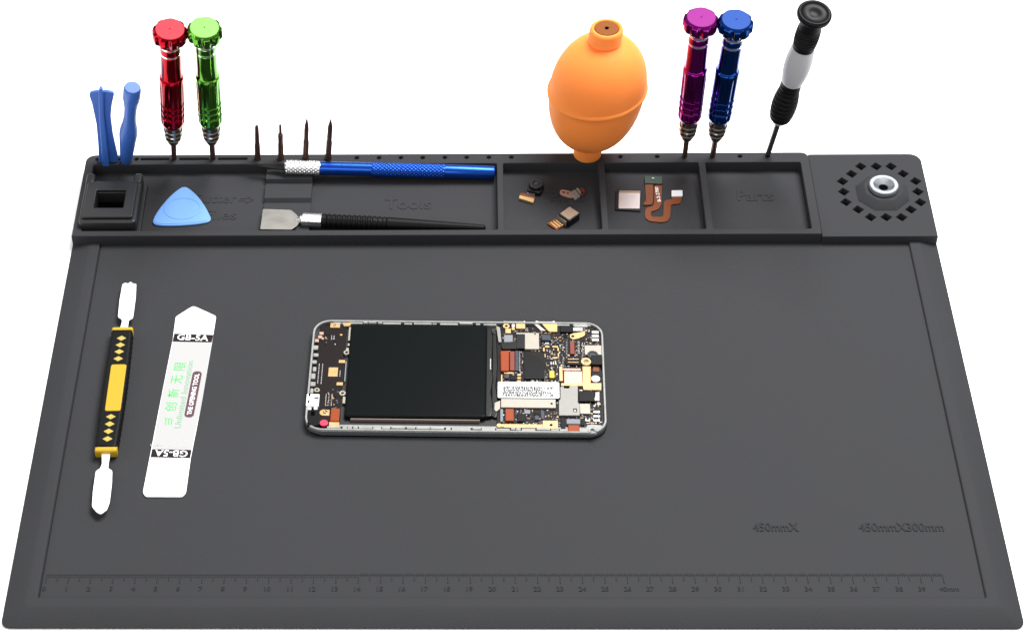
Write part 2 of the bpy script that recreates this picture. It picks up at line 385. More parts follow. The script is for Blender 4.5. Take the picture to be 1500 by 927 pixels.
# ------------------------------------------------------------------ four metal screwdrivers standing in the tray holes
def axis_rot(b, tp, spin=0.0): return (tp - b).normalized().to_track_quat('Z', 'Y') @ Quaternion((0, 0, 1), spin)
def remap(g, a, b):                          # stretch a local profile along its axis
    for v in g.v:
        if v.z <= a[0]: continue
        for i in range(len(a) - 1):
            if v.z <= a[i + 1] or i == len(a) - 2:
                v.z = b[i] + (v.z - a[i]) * (b[i + 1] - b[i]) / (a[i + 1] - a[i]); break
    return g
SDA, SDB = (0, 12, 25, 32, 40.8, 62.4, 83.6, 88.6, 91, 104.1), (0, 14, 29.5, 38.5, 47.5, 67.5, 87, 92.6, 95.2, 104.1)
PDA, PDB = (0, 25, 57.6, 84.6, 110, 118), (0, 29, 63.5, 91, 111.5, 118)
SD_L = 104.0; SD_K = 0.97
def make_screwdriver(label, b, tp, mk):
    r = thing('screwdriver', label, 'screwdriver', b, 'metal screwdrivers standing in the tray holes', axis_rot(b, tp))
    g = Geo(); g.lathe([(1.1, -6), (1.15, 0), (1.5, 2), (1.55, 14)], 6); obj('bit', remap(g, SDA, SDB), 'darksteel', r, 25, False)
    g = Geo()
    g.lathe([(1.7, 11.6), (2.7, 12.0), (3.7, 14.0), (4.3, 15.8), (4.0, 16.2), (4.1, 16.6), (4.7, 17.2), (4.7, 18.6), (4.2, 19.0), (4.2, 19.5), (4.9, 20.0), (4.9, 21.6), (4.3, 22.0), (4.2, 22.6), (4.4, 23), (4.2, 24.2), (3.4, 24.6), (3.4, 26)], 40)
    obj('chuck', remap(g, SDA, SDB), 'nickel', r, 30, False)
    def flute(a, z, rr):
        k = max(0.0, math.cos(8 * a)) ** 1.0
        if 28 < z < 62: return rr - 0.55 * k * min(1, (62 - z) / 3)
        return rr
    pr = [(3.4, 24.8), (4.9, 25.0), (6.0, 26.6), (6.25, 27.6), (6.25, 28.4)]
    for zz in (32.0, 36.4, 40.8): pr += [(6.25, zz - 1.1), (5.35, zz - .6), (5.25, zz), (5.35, zz + .6), (6.25, zz + 1.1)]
    pr += [(6.25, 46), (6.25, 52), (6.25, 58), (6.25, 61.4), (6.1, 62.4), (5.5, 63.2), (5.3, 64), (5.3, 72), (5.3, 82.6), (4.9, 83), (4.9, 84.2), (5.3, 84.6), (5.3, 87.6), (4.9, 88), (4.9, 89.2), (5.4, 89.8), (5.6, 91)]
    g = Geo(); g.lathe(pr, 80, flute); obj('handle', remap(g, SDA, SDB), mk, r, 30, False)
    for zz in (83.6, 88.6):
        g = Geo(); g.lathe([(4.85, zz - .75), (5.38, zz - .6), (5.38, zz + .6), (4.85, zz + .75)], 48); obj('collar_ring', remap(g, SDA, SDB), 'silver_line', r, 30, False)
    def lobe(a, z, rr):
        k = max(0.0, math.cos(9 * a)) ** .8
        return rr * .97 - 1.5 * k * min(1, max(0, (103.1 - z) / .9)) if rr > 6.9 else rr
    g = Geo(); g.lathe([(5.2, 90.6), (6.6, 91.0), (8.3, 92.6), (9.0, 94.2), (9.2, 95.4), (9.2, 98), (9.2, 101.2), (8.9, 102.2), (8.0, 103.1), (7.3, 103.8), (6.9, 103.9)], 126, lobe)
    obj('cap', remap(g, SDA, SDB), mk, r, 30, False)
    g = Geo(); g.lathe([(7.3, 103.5), (7.3, 103.95), (7.05, 104.1), (.5, 104.1), (.2, 103.9)], 56); obj('cap_face', g, mk + '_face', r, 25, False)
    return r
sd_spec = [((255, 233), (248.7, 43), 'red', 'red metal screwdriver with scalloped cap standing in the tray'),
           ((312, 233), (299.3, 40.4), 'green', 'green metal screwdriver with scalloped cap standing in the tray'),
           ((1003, 229), (1027.4, 25.6), 'purple', 'purple metal screwdriver with scalloped cap standing in the tray'),
           ((1043.8, 229), (1078.7, 29), 'blue', 'blue metal screwdriver with scalloped cap standing beside the purple one')]
proto = None
for bp_, tp_, mk, lb in sd_spec:
    b = at(*bp_, TR); tp = at_len(*tp_, b, SD_L * SD_K)
    if proto is None:
        proto = make_screwdriver(lb, b, tp, mk); proto.scale = (1, 1, SD_K)
    else:
        r = proto.copy(); C.objects.link(r); r.location = b * S; r.rotation_quaternion = axis_rot(b, tp, 0.3 * len(lb)); r['label'] = lb
        for ch in list(proto.children):
            c = ch.copy(); C.objects.link(c); c.parent = r
            if ch.name.split('.')[0] in ('handle', 'cap', 'cap_face'): c.material_slots[0].link = 'OBJECT'; c.material_slots[0].material = M[mk + '_face' if ch.name.startswith('cap_face') else mk]

# ------------------------------------------------------------------ black and white precision screwdriver
b = at(1124.4, 227.5, TR); L = 114.0; tp = at_len(1194, 18, b, L)
r = thing('precision_screwdriver', 'black precision screwdriver with white middle sleeve leaning in the right end of the tray', 'screwdriver', b, None, axis_rot(b, tp)); r.scale = (1, 1, L / 118)
g = Geo(); g.lathe([(1.3, -6), (1.4, 0), (1.5, 28)], 20); obj('shaft', remap(g, PDA, PDB), 'shaft', r, 30, False)
g = Geo(); g.lathe([(2.2, 25.2), (3.1, 25.4), (4.2, 27.0), (4.0, 28.2)], 32); obj('nose_ring', remap(g, PDA, PDB), 'whitegrey', r, 30, False)
def ribs(z0, z1, fr, rad, amp, nper):
    out = []; N = nper * 6
    for i in range(N + 1):
        t = i / N; z_ = z0 + (z1 - z0) * t
        out.append((rad(t) + amp * math.sin(t * nper * 2 * math.pi) * math.sin(math.pi * min(1, max(0, t)))**.5, z_))
    return out
def rib_fn(a, z, rr):
    return rr
g = Geo(); pr = [(3.6, 27.2), (4.8, 28.4)] + ribs(29, 56, 1, lambda t: 5.1 + 1.05 * math.sin(min(1, t * 1.25 + .05) * math.pi) ** .8 + .1, .5, 9) + [(5.2, 57.6), (4.9, 58)]
g.lathe(pr, 48); obj('lower_grip', remap(g, PDA, PDB), 'blackgrip', r, 50, False)
g = Geo(); pr = [(4.9, 57.5)] + [(5.4 + 1.35 * math.sin(math.pi * (i / 14)) ** .9 + .3 * i / 14, 57.6 + 27 * i / 14) for i in range(15)] + [(5.2, 84.8)]
g.lathe(pr, 48); obj('sleeve', remap(g, PDA, PDB), 'whitegrey', r, 40, False)
g = Geo(); pr = [(5.0, 84.4), (5.6, 84.8), (5.7, 87)] + ribs(88, 104, 1, lambda t: 5.75, .5, 6) + [(5.6, 105), (5.4, 108), (5.6, 110.6)]
g.lathe(pr, 48); obj('upper_grip', remap(g, PDA, PDB), 'blackgrip', r, 50, False)
g = Geo(); g.lathe([(5.4, 109.8), (6.1, 111.2), (7.5, 112.8), (8.5, 114.2), (8.7, 115.6), (8.6, 117.0), (8.0, 117.9), (7.2, 118.0), (6.6, 117.4), (5.8, 116.9), (3, 116.6), (2.6, 116.9), (.2, 117.0)], 56)
obj('swivel_cap', remap(g, PDA, PDB), 'chip', r, 50, False)

# ------------------------------------------------------------------ driver bits
bit_spec = [((377.5, 233), (376, 184), 0, 'dark steel driver bit with a blunt tip, nearest the green screwdriver'),
            ((411.5, 233), (410.5, 183), 1, 'dark steel driver bit with a thin stepped tip, second from the green screwdriver'),
            ((447.5, 233), (449.5, 175), 2, 'tall dark steel driver bit behind the silver knurled knife collar'),
            ((480.5, 233), (484.5, 175), 3, 'tall pointed dark steel driver bit leaning right, last of the row of bits')]
for bp_, tp_, kind, lb in bit_spec:
    b = at(*bp_, TR); L = 25.5 if kind < 2 else 30.5; tp = at_len(*tp_, b, L)
    r = thing('driver_bit', lb, 'driver bit', b, 'driver bits standing in the tray holes', axis_rot(b, tp))
    g = Geo(); g.lathe([(2.0, .02), (2.05, 1.0), (1.8, 1.8), (1.65, 5), (1.65, 11 if kind < 2 else 14)], 6); obj('hex_shank', g, 'darksteel', r, 25, False)
    z1 = 11 if kind < 2 else 14
    tips = [[(1.3, z1 - .2), (1.25, z1 + 3), (1.15, z1 + 9), (.95, L - .8), (.6, L)], [(1.3, z1 - .2), (1.4, z1 + 7), (1.3, L - 7), (.75, L - 6.4), (.7, L - .3), (.4, L)],
            [(1.3, z1 - .2), (1.2, z1 + 3), (1.25, L - 8), (1.0, L - 4), (.35, L)], [(1.3, z1 - .2), (1.4, z1 + 4), (1.35, L - 6), (1.15, L - 4.5), (.25, L)]][kind]
    g = Geo(); g.lathe(tips, 20); obj('tip', g, 'darksteel', r, 30, False)

# ------------------------------------------------------------------ orange blower
b = at(860, 227.5, TR); L = 93.0
_d = ray(889, 41); tp = CAM_LOC + _d * ((b.y + 1.5 - CAM_LOC.y) / _d.y)
def blower_shape(g):                         # the soft bulb sits squashed sideways on its nozzle
    out = []
    for v in g.v:
        t = max(0.0, v.z / L); w = math.sin(math.pi * min(1, t))
        out.append(Vector((v.x * (1 - .065 * min(1, w * 2)) + (tp.x - b.x) * t, v.y * (1 - .065 * min(1, w * 2)) + (tp.y - b.y) * t, v.z * (tp.z - b.z) / L + w * .062 * v.x)))
    g.v = out; return g
r = thing('dust_blower', 'orange rubber air blower bulb standing nozzle down on the back of the tray', 'air blower', b)
pr = [(1.2, -5), (1.2, .05), (6.4, .1), (7.4, .8), (7.6, 2), (7.5, 9), (7.9, 11.2)]
for i in range(1, 15):
    t = i / 14; pr.append((8.2 + 18.6 * math.sin(t * math.pi / 2) ** .92, 12 + 35.5 * (1 - math.cos(t * math.pi / 2)) ** .92))
pr += [(27.2, 48.3), (28.0, 49.0), (28.2, 50.0), (27.8, 50.9), (27.1, 51.4)]
for i in range(1, 15):
    t = i / 14; a = t * math.pi / 2 * .88; pr.append((27.1 * math.cos(a) ** .92 if i < 14 else 9.2, 51.4 + 33.0 * math.sin(a) / math.sin(math.pi / 2 * .88)))
pr += [(8.75, 85.4), (8.7, 90.8), (8.3, 92.4), (7.4, 93.0), (6.6, 92.7), (6.3, 91.6)]
g = Geo(); g.lathe(pr, 72); blower_shape(g); obj('bulb', g, 'orange', r, 50, False)
g = Geo(); g.lathe([(6.35, 90), (6.35, 92.3), (6.0, 92.8), (1.3, 92.8), (1.1, 92.4)], 40, caps=True); blower_shape(g); vv = obj('valve', g, 'valve', r, 30, False)
g = Geo(); g.lathe([(.95, 92.3), (.95, 92.9)], 16); blower_shape(g); sub('valve_hole', g, 'hole', vv, r, 30, False)

# ------------------------------------------------------------------ blue plastic pry tools
def upright(px, py, base):                   # vertical plane through the tool's foot, facing the front
    d = ray(px, py); t_ = (base.y - CAM_LOC.y) / d.y; p = CAM_LOC + d * t_
    return Vector((p.x - base.x, 0, p.z - base.z))
Z1 = lambda x, y: (90 + x / 2.647, y / 2.647)
b = at(159, 236, TR)
r = thing('pry_spudger', 'blue plastic pry tool with a wide flared blade and a centre rib', 'pry tool', b)
prof = [(145, 632), (143, 560), (136, 480), (119, 400), (108, 368), (110, 358), (130, 352), (180, 352), (198, 356), (205, 364), (196, 402), (191, 450), (200, 520), (219, 605), (222, 632)]
pts = [upright(*Z1(x, y), b) for x, y in prof]
g = Geo(); lp2 = rounded([(p.x, p.z) for p in pts], 1.5)
fr = Matrix.Translation((b.x, b.y, b.z)) @ Matrix.Rotation(math.pi / 2, 4, 'X')
g.plate([lp2], -.9, .9, .4, frame=fr); obj('blade', g, 'bluetool', r, 40)
rib = [upright(*Z1(x, y), b) for x, y in ((145, 345), (150, 330), (158, 332), (164, 345), (166, 440), (178, 540), (190, 632), (162, 632), (155, 540), (148, 440))]
g = Geo(); g.plate([rounded([(p.x, p.z) for p in rib], 1.0)], .5, 3.2, .5, frame=fr); obj('rib', g, 'bluetool', r, 40)
b = at(184.5, 236, TR); tp = at_len(194, 128, b, 60)
r = thing('pry_bar', 'blue plastic pry stick with a round flat-topped head, beside the flared blue pry tool', 'pry tool', b, None, axis_rot(b, tp))
L = (tp - b).length
g = Geo(); g.lathe([(2.8, -.1), (3.1, .5), (3.6, 6), (4.5, L * .30), (4.85, L * .38), (4.6, L * .45), (3.6, L * .54), (3.2, L * .62), (3.3, L * .72), (3.9, L * .80), (4.2, L * .83), (4.5, L * .85), (4.6, L * .97), (4.3, L * .99), (3.9, L)], 36)
obj('stick', g, 'bluetool', r, 50, False)

# ------------------------------------------------------------------ black magnetiser block
zb = FL
c = at(167.5, 292, 9); hw = 14.3
cx = (at(122, 330, 3).x + at(203, 330, 3).x) / 2
y0, y1 = 251.2, 292.0
r = thing('magnetiser', 'black plastic magnetiser block with a square hole, in the left corner of the tray', 'magnetiser', (cx, (y0 + y1) / 2, FL))
yf0 = y0 + .4
g = Geo(); g.plate([rrect(cx, (y0 + y1) / 2, 33.0, y1 - y0, 2.0)], FL, 5.2, .5); obj('base', g, 'boxplastic', r)
sq = rrect(cx, y0 + 17.2, 15.5, 14.0, .6, 3)
g = Geo(); g.plate([rrect(cx, y0 + 17.2, 30.0, 33.0, 2.2), sq], 5.2, 13.2, .9); bd = obj('body', g, 'boxplastic', r)
g = Geo(); g.plate([rrect(cx, y0 + 16.6, 26.5, 27.0, 1.2), sq], 13.2, 15.0, .5); obj('hole_frame', g, 'boxplastic', r)
g = Geo(); g.plate([rrect(cx, y0 + 17.2, 15.8, 14.3, .6, 3)], 5.25, 5.6, .1); obj('hole_bottom', g, 'hole', r)
for s_ in (-1, 1):
    g = Geo(); g.plate([rrect(cx + s_ * 12.6, y0 + 35.0, 4.8, 8.0, 1.6)], 5.2, 14.0, 1.2); obj('shoulder', g, 'boxplastic', r)

# ------------------------------------------------------------------ light blue opening pick
tri = [(269.4, 272.2), (223, 326.5), (230, 331.5), (303, 326.5), (310, 318)]
Z8 = lambda x, y: (210 + x / 5.556, 250 + y / 5.556)
ol = [(300, 138), (330, 129), (362, 134), (440, 200), (505, 290), (548, 375), (550, 392), (530, 415), (430, 432), (300, 442), (170, 444), (105, 438), (80, 425), (75, 405), (100, 350), (150, 280), (225, 195)]
p3 = smooth_loop(poly([Z8(*q) for q in ol], FL + 1.4), 2)
cc = at(*Z8(315, 312), FL + 1.4)
r = thing('opening_pick', 'light blue triangular plastic opening pick lying in the long tray compartment', 'opening pick', (cc.x, cc.y, FL))
g = Geo(); g.plate([p3], FL + .05, FL + 1.3, .4); obj('body', g, 'pickblue', r, 50)
R_ = 16.6; p4 = []
for x, y in p3:
    d = Vector((x - cc.x, y - cc.y)); k = min(d.length - 1.0, R_); d = d.normalized() * k; p4.append((cc.x + d.x, cc.y + d.y))
g = Geo(); g.plate([p4], FL + 1.2, FL + 1.55, .15); obj('face', g, 'pickblue', r, 50)
e0 = at(*Z8(318, 307), FL + 1.6)
oval = circle(e0.x, e0.y, 9.9, 40, 8.8); ov2 = circle(e0.x, e0.y, 9.0, 40, 7.9)
g = Geo(); g.plate([oval, ov2], FL + 1.5, FL + 1.78, .12); obj('thumb_ring', g, 'pickblue', r, 50)

# ------------------------------------------------------------------ blue craft knife across the tray
rk = 3.75
a = at(417, 245, 10.2); e = at(724.5, 253.3, FL + 4.1)
r = thing('craft_knife', 'blue craft knife with silver knurled collar and grey blade lying across the tray', 'craft knife', (a + e) / 2)
ax = (e - a); Lk = ax.length; Fk = Matrix.Translation(a) @ ax.to_track_quat('Z', 'Y').to_matrix().to_4x4()
s1 = (469 - 417) / (724.5 - 417) * Lk; s2 = (544 - 417) / (724.5 - 417) * Lk; s3 = (652 - 417) / (724.5 - 417) * Lk
pr, N, fn = knurl(3.45, .55, 13, 2.6, .6, s1 - .3)
g = Geo(); g.lathe([(2.9, 0)] + pr + [(3.4, s1)], N, fn, frame=Fk); obj('collar', g, 'steel', r, 60)
g = Geo(); g.lathe([(3.4, s1), (3.7, s1 + .3), (3.75, s2), (3.75, s2 + .01)], 48, frame=Fk); g.lathe([(3.75, s3), (3.75, Lk - .8), (3.4, Lk)], 48, frame=Fk)
g.lathe([(3.3, s2 - .5), (3.3, s3 + .5)], 24, frame=Fk)
obj('handle', g, 'knifeblue', r, 40)
pr, N, fn = knurl(3.6, .50, 15, 2.8, s2, s3)
g = Geo(); g.lathe(pr, N, fn, frame=Fk); obj('knurled_grip', g, 'knifeblue', r, 60)
tip = at(356, 241, 9.6)
d = (a - tip); w = Vector((0, 0, 1)).cross(d).normalized()
hb = (d * .0)
g = Geo(); base_c = a + ax.normalized() * .5
v0 = [tip, base_c + w * 2.6, base_c - w * 2.6]
g.add([v0[0], v0[1] + Vector((0, 0, .3)), v0[2] + Vector((0, 0, .3)), v0[1] - Vector((0, 0, .3)), v0[2] - Vector((0, 0, .3))], [(0, 1, 2), (0, 4, 3), (0, 3, 1), (0, 2, 4), (1, 3, 4, 2)])
obj('blade', g, 'blackblade', r, 20)

# ------------------------------------------------------------------ black handled scraper
Z2 = lambda x, y: (330 + x / 3.571, 160 + y / 3.571)
zc = 6.6
bl = [(197, 520), (343, 525), (372, 548), (386, 566), (386, 590), (374, 608), (345, 628), (182, 626)]
c0 = at(*Z2(290, 575), zc)
r = thing('scraper', 'flat steel blade scraper with a black ribbed handle lying along the front of the tray', 'scraper', (c0.x + 30, c0.y, FL))
g = Geo(); g.plate([rounded(poly([Z2(*q) for q in bl], zc), .5, 2)], zc - .8, zc - .2, .1); obj('blade', g, 'bladegrey', r, 30)
a = at(*Z2(380, 578), zc - .3); e = at(*Z2(505, 584), zc)
Fs = Matrix.Translation(a) @ (e - a).to_track_quat('Z', 'Y').to_matrix().to_4x4(); Lf = (e - a).length
g = Geo(); g.lathe([(.8, -1), (1.6, .3), (2.6, 1.6), (2.2, 2.4)], 24, frame=Fs); obj('blade_stem', g, 'steel', r, 40)
g = Geo(); g.lathe([(2.6, 2.2), (3.5, 2.4), (3.75, 2.9), (3.75, Lf), (3.3, Lf + .3)], 12, frame=Fs); obj('ferrule', g, 'steel', r, 20)
e2 = at(*Z2(1362, 622), 4.9); ax = e2 - e; Lh = ax.length
Fh = Matrix.Translation(e) @ ax.to_track_quat('Z', 'Y').to_matrix().to_4x4()
pr = [(3.3, 0), (3.8, .3)]
for i in range(160):
    t = i / 159; z_ = .6 + t * (Lh - 1.6)
    rr = 3.75 if t < .3 else 3.75 - 2.0 * ((t - .3) / .7) ** 1.1
    if .02 < t < .40: rr -= .45 * (1 if i % 5 in (3, 4) else 0)
    pr.append((rr, z_))
pr += [(1.2, Lh - .3), (.6, Lh)]
g = Geo(); g.lathe(pr, 32, frame=Fh); obj('handle', g, 'blackgrip', r, 40)

# ------------------------------------------------------------------ loose camera modules and flex cables in the small compartments
Z7 = lambda x, y: (740 + x / 5.357, 240 + y / 5.357)
def P7(pts, z): return poly([Z7(*q) for q in pts], z)
c0 = at(*Z7(220, 200), FL)
r = thing('front_camera', 'small black round camera module with short flex and gold connector, in the left parts compartment', 'camera module', (c0.x, c0.y, FL))
hc = at(*Z7(243, 158), FL + 4)
g = Geo(); g.plate([rrect(hc.x - .2, hc.y - 1.2, 7.6, 7.2, 1.2, 4, -.35)], FL, FL + 2.6, .4); obj('housing', g, 'blackplastic', r)
g = Geo(); g.lathe([(3.9, FL + 2.4), (3.9, FL + 4.0), (3.6, FL + 4.4), (2.2, FL + 4.4), (1.6, FL + 3.9), (.1, FL + 3.8)], 32, frame=Matrix.Translation((hc.x, hc.y, 0))); obj('lens_barrel', g, 'blackplastic', r)
g = Geo(); g.plate([P7([(185, 195), (255, 205), (225, 262), (158, 250)], FL + .6)], FL + .3, FL + .7, .05); fx = obj('flex', g, 'chipblue', r)
g = Geo()
for k, (x, y) in enumerate(((185, 232), (203, 234), (222, 238), (195, 215), (215, 222))):
    q = at(*Z7(x, y), FL + .8); g.box((q.x, q.y, FL + .85), (1.6, .9, .3), -.3)
sub('solder_pads', g, 'solder', fx, r, None)
g = Geo(); g.plate([P7([(120, 232), (150, 232), (238, 262), (230, 278), (112, 254)], FL + .6)], FL + .1, FL + .8, .05); obj('connector_base', g, 'flex', r)
g = Geo(); g.plate([P7([(114, 247), (230, 272), (220, 304), (107, 270)], FL + 1.5)], FL + .1, FL + 1.6, .15); obj('connector', g, 'gold', r)

c0 = at(*Z7(530, 230), FL)
r = thing('vibration_bracket', 'small bent copper bracket with two holes, near the back of the left parts compartment', 'bracket', (c0.x, c0.y, FL))
z_ = FL + 1.0
lobe = rounded(P7([(424, 222), (440, 200), (500, 210), (530, 225), (535, 262), (515, 268), (440, 245)], z_), 1.2)
h1 = at(*Z7(460, 222), z_); h2 = at(*Z7(492, 229), z_)
g = Geo(); g.plate([lobe, circle(h1.x, h1.y, .75, 14), circle(h2.x, h2.y, .65, 14)], z_ - .6, z_, .12); obj('tab', g, 'copper', r)
g = Geo(); g.plate([P7([(508, 218), (540, 206), (572, 262), (548, 278)], z_ + .6)], z_ - .9, z_ + .5, .2); obj('clip', g, 'solder', r)
g = Geo(); g.plate([P7([(536, 205), (552, 203), (588, 252), (578, 262)], z_ + 1)], z_ - .9, z_ + 1.0, .15); obj('clip', g, 'solder', r)
g = Geo(); g.plate([P7([(556, 192), (572, 186), (598, 228), (588, 236)], z_ + 1)], z_ - .9, z_ + 1.1, .15); obj('clip', g, 'solder', r)
h3 = at(*Z7(604, 225), z_)
g = Geo(); g.plate([rounded(P7([(570, 198), (606, 182), (630, 215), (618, 240), (580, 250), (560, 235)], z_), 1.2), circle(h3.x, h3.y, .8, 14)], z_ - .9, z_ - .1, .12); obj('tab', g, 'pinkconn', r)

c0 = at(*Z7(480, 410), FL)
r = thing('rear_camera', 'square tan topped camera module with striped connector, at the front of the left parts compartment', 'camera module', (c0.x, c0.y, FL))
topq = [(418, 392), (505, 328), (588, 386), (500, 447)]
g = Geo(); g.plate([rounded(P7(topq, FL + 5.0), .5, 3)], FL, FL + 4.7, .3); obj('housing', g, 'blackplastic', r)
q2 = [(430, 390), (506, 335), (580, 385), (500, 438)]
g = Geo(); g.plate([rounded(P7(q2, FL + 5.0), .4, 3)], FL + 4.6, FL + 5.0, .1); obj('back_plate', g, 'tan', r)
g = Geo(); g.plate([P7([(412, 402), (424, 398), (486, 446), (476, 452)], FL + 4)], FL, FL + 3.6, .2); obj('side_strip', g, 'graycan', r)
g = Geo(); g.plate([rounded(P7([(330, 468), (396, 428), (468, 478), (404, 518)], FL + .9), .3, 2)], FL + .05, FL + 1.0, .1); cn = obj('connector', g, 'flex', r)
g = Geo()
for k in range(4):
    x, y = 352 + k * 22, 462 - k * 8.5
    g.plate([P7([(x, y), (x + 11, y - 5), (x + 62, y + 36), (x + 51, y + 43)], FL + 1.1)], FL + .9, FL + 1.15, .0)
sub('contact_stripes', g, 'gold', cn, r, None)

c0 = at(*Z7(965, 285), FL)
r = thing('fingerprint_sensor', 'square silvery sensor plate on a dark backing, in the middle parts compartment', 'sensor', (c0.x, c0.y, FL))
g = Geo(); g.plate([rounded(P7([(868, 212), (1066, 212), (1062, 374), (862, 362)], FL + .6), .6, 3)], FL, FL + .9, .15); obj('backing', g, 'blackplastic', r)
g = Geo(); g.plate([rounded(P7([(895, 212), (1062, 216), (1062, 236), (892, 232)], FL + 1), .3, 2)], FL + .8, FL + 1.3, .1); obj('edge_strip', g, 'tan', r)
g = Geo(); g.plate([rounded(P7([(892, 228), (1060, 232), (1056, 352), (888, 350)], FL + 1.5), .5, 3)], FL + .8, FL + 1.6, .15); obj('plate', g, 'sensor', r)

c0 = at(*Z7(1190, 300), FL)
r = thing('flex_cable', 'orange looped flex cable with green board and white connector, in the middle parts compartment', 'flex cable', (c0.x, c0.y, FL))
z_ = FL + .7
g = Geo(); g.plate([rounded(P7([(1094, 92), (1232, 96), (1234, 156), (1096, 152)], z_ + 1), .4, 2)], FL, z_ + .9, .1); gb = obj('board', g, 'greenpcb', r)
q = at(*Z7(1160, 116), z_ + 1.1); g = Geo(); g.box((q.x, q.y, z_ + 1.1), (1.2, 1.2, .5)); sub('component', g, 'solder', gb, r, None)
g = Geo(); g.plate([rounded(P7([(1098, 152), (1162, 152), (1160, 300), (1150, 318), (1088, 322), (1086, 306), (1104, 290)], z_ + .4), .6, 3)], FL + .05, z_ + .3, .05); obj('cable_leg', g, 'flex', r)
loopo = [(1172, 152), (1232, 154), (1226, 320), (1208, 350), (1180, 366), (1146, 372), (1142, 402), (1156, 416), (1230, 416), (1240, 404), (1244, 300), (1256, 286), (1310, 276), (1312, 254), (1372, 254), (1386, 270), (1372, 312), (1302, 318), (1294, 420), (1272, 450), (1230, 458), (1136, 450), (1102, 428), (1096, 398), (1100, 356), (1118, 340), (1150, 334), (1168, 318)]
g = Geo(); g.plate([rounded(P7(loopo, z_), .8, 3)], FL + .05, z_, .05); ct = obj('cable_track', g, 'flex', r)
for k, (x, y) in enumerate(((1199, 195), (1198, 222), (1196, 250), (1193, 275), (1192, 292))):
    pass
tg = text_geo('B-2-2780', 11.5, 1.8, .05).move(put(at(*Z7(1198, 240), z_), math.radians(94), z_ + .02)); sub('print', tg, 'whiteprint', ct, r, None)
g = Geo(); g.plate([rounded(P7([(1306, 206), (1392, 204), (1392, 250), (1306, 252)], z_ + 1), .3, 2)], FL + .4, z_ + .8, .15); obj('connector', g, 'label', r)

# ------------------------------------------------------------------ double ended metal spudger with black and yellow handle
ZS = lambda x, y: (100 + x / 2.4385, 390 + y / 2.4385)
zt = 6.0
A, B = at(*ZS(194, 236), zt), at(*ZS(136, 656), zt)
U = (A - B).normalized(); V = Vector((U.y, -U.x, 0))           # along the tool, and to its right
mid = (A + B) / 2; LH = (A - B).length
r = thing('double_spudger', 'double ended steel spudger with black handle and yellow inlays, on the left of the mat', 'spudger', (mid.x, mid.y, WS))
ang = math.atan2(U.y, U.x)
Fh = Matrix.Translation((mid.x, mid.y, 0)) @ Matrix.Rotation(ang, 4, 'Z')           # local x runs along the tool
hw_ = 5.1
side = [(-LH / 2 + 1, hw_ * .98), (-LH / 4, hw_ * 1.06), (0, hw_ * 1.12), (LH / 4, hw_ * 1.06), (LH / 2 - 1, hw_ * .98)]
out = []
N = 46
for i in range(N + 1):
    t = -LH / 2 + LH * i / N; w = hw_ * (1.0 + .14 * math.cos(t / LH * math.pi)) + (.22 if i % 2 else -.12); out.append((t, w))
lp = out + [(x, -y) for x, y in reversed(out)]
lp = [(x, y - .0) for x, y in lp]
g = Geo(); g.plate([lp], WS + .02, 8.6, 1.3, frame=Fh); hd = obj('handle', g, 'blackgrip', r, 45)
for s_ in (-1, 1):
    g = Geo(); g.plate([rrect(s_ * (LH / 2 + .2), 0, 4.2, 10.6, 1.0)], WS + .6, 8.0, 1.0, frame=Fh); obj('end_cap', g, 'yellow', r, 45)
def loc_of(px, py, z):
    p = at(px, py, z) - Vector((mid.x, mid.y, 0)); return p.dot(U), -p.dot(V)
a0 = loc_of(*ZS(178, 350), 8.8); a1 = loc_of(*ZS(161, 516), 8.8)
g = Geo(); g.plate([rrect((a0[0] + a1[0]) / 2, (a0[1] + a1[1]) / 2, abs(a0[0] - a1[0]), 7.6, 1.2)], 8.2, 9.0, .35, frame=Fh); obj('inlay', g, 'yellow', r, 45)
for x, y in ((190, 257), (186, 281), (182, 305), (178.5, 330), (152, 537), (148, 563), (144, 589), (140, 616)):
    c = loc_of(*ZS(x, y), 8.6); dx, dy = 1.75, 2.4
    g = Geo(); g.plate([[(c[0] + dx, c[1]), (c[0], c[1] + dy), (c[0] - dx, c[1]), (c[0], c[1] - dy)]], 8.3, 8.75, .1, frame=Fh); obj('diamond_inlay', g, 'paleyellow', r, 45)
def blade(pxs, z0, z1, zp):
    g = Geo(); g.plate([rounded(poly([ZS(*q) for q in pxs], zp), .8, 3)], z0, z1, .15); return obj('blade', g, 'white_steel', r, 40)
bt = [(193, 64), (203, 58), (214, 62), (222, 54), (232, 62), (243, 62), (241, 110), (231, 184), (216, 192), (210, 238), (180, 238), (192, 196), (190, 188), (177, 180), (183, 120)]
blade(bt, 5.2, 6.0, 6.0)
bb = [(119, 660), (151, 660), (144, 704), (142, 720), (157, 728), (156, 770), (148, 840), (138, 868), (116, 884), (100, 876), (84, 856), (88, 800), (98, 730), (114, 720), (120, 704)]
blade(bb, 5.2, 6.0, 6.0)

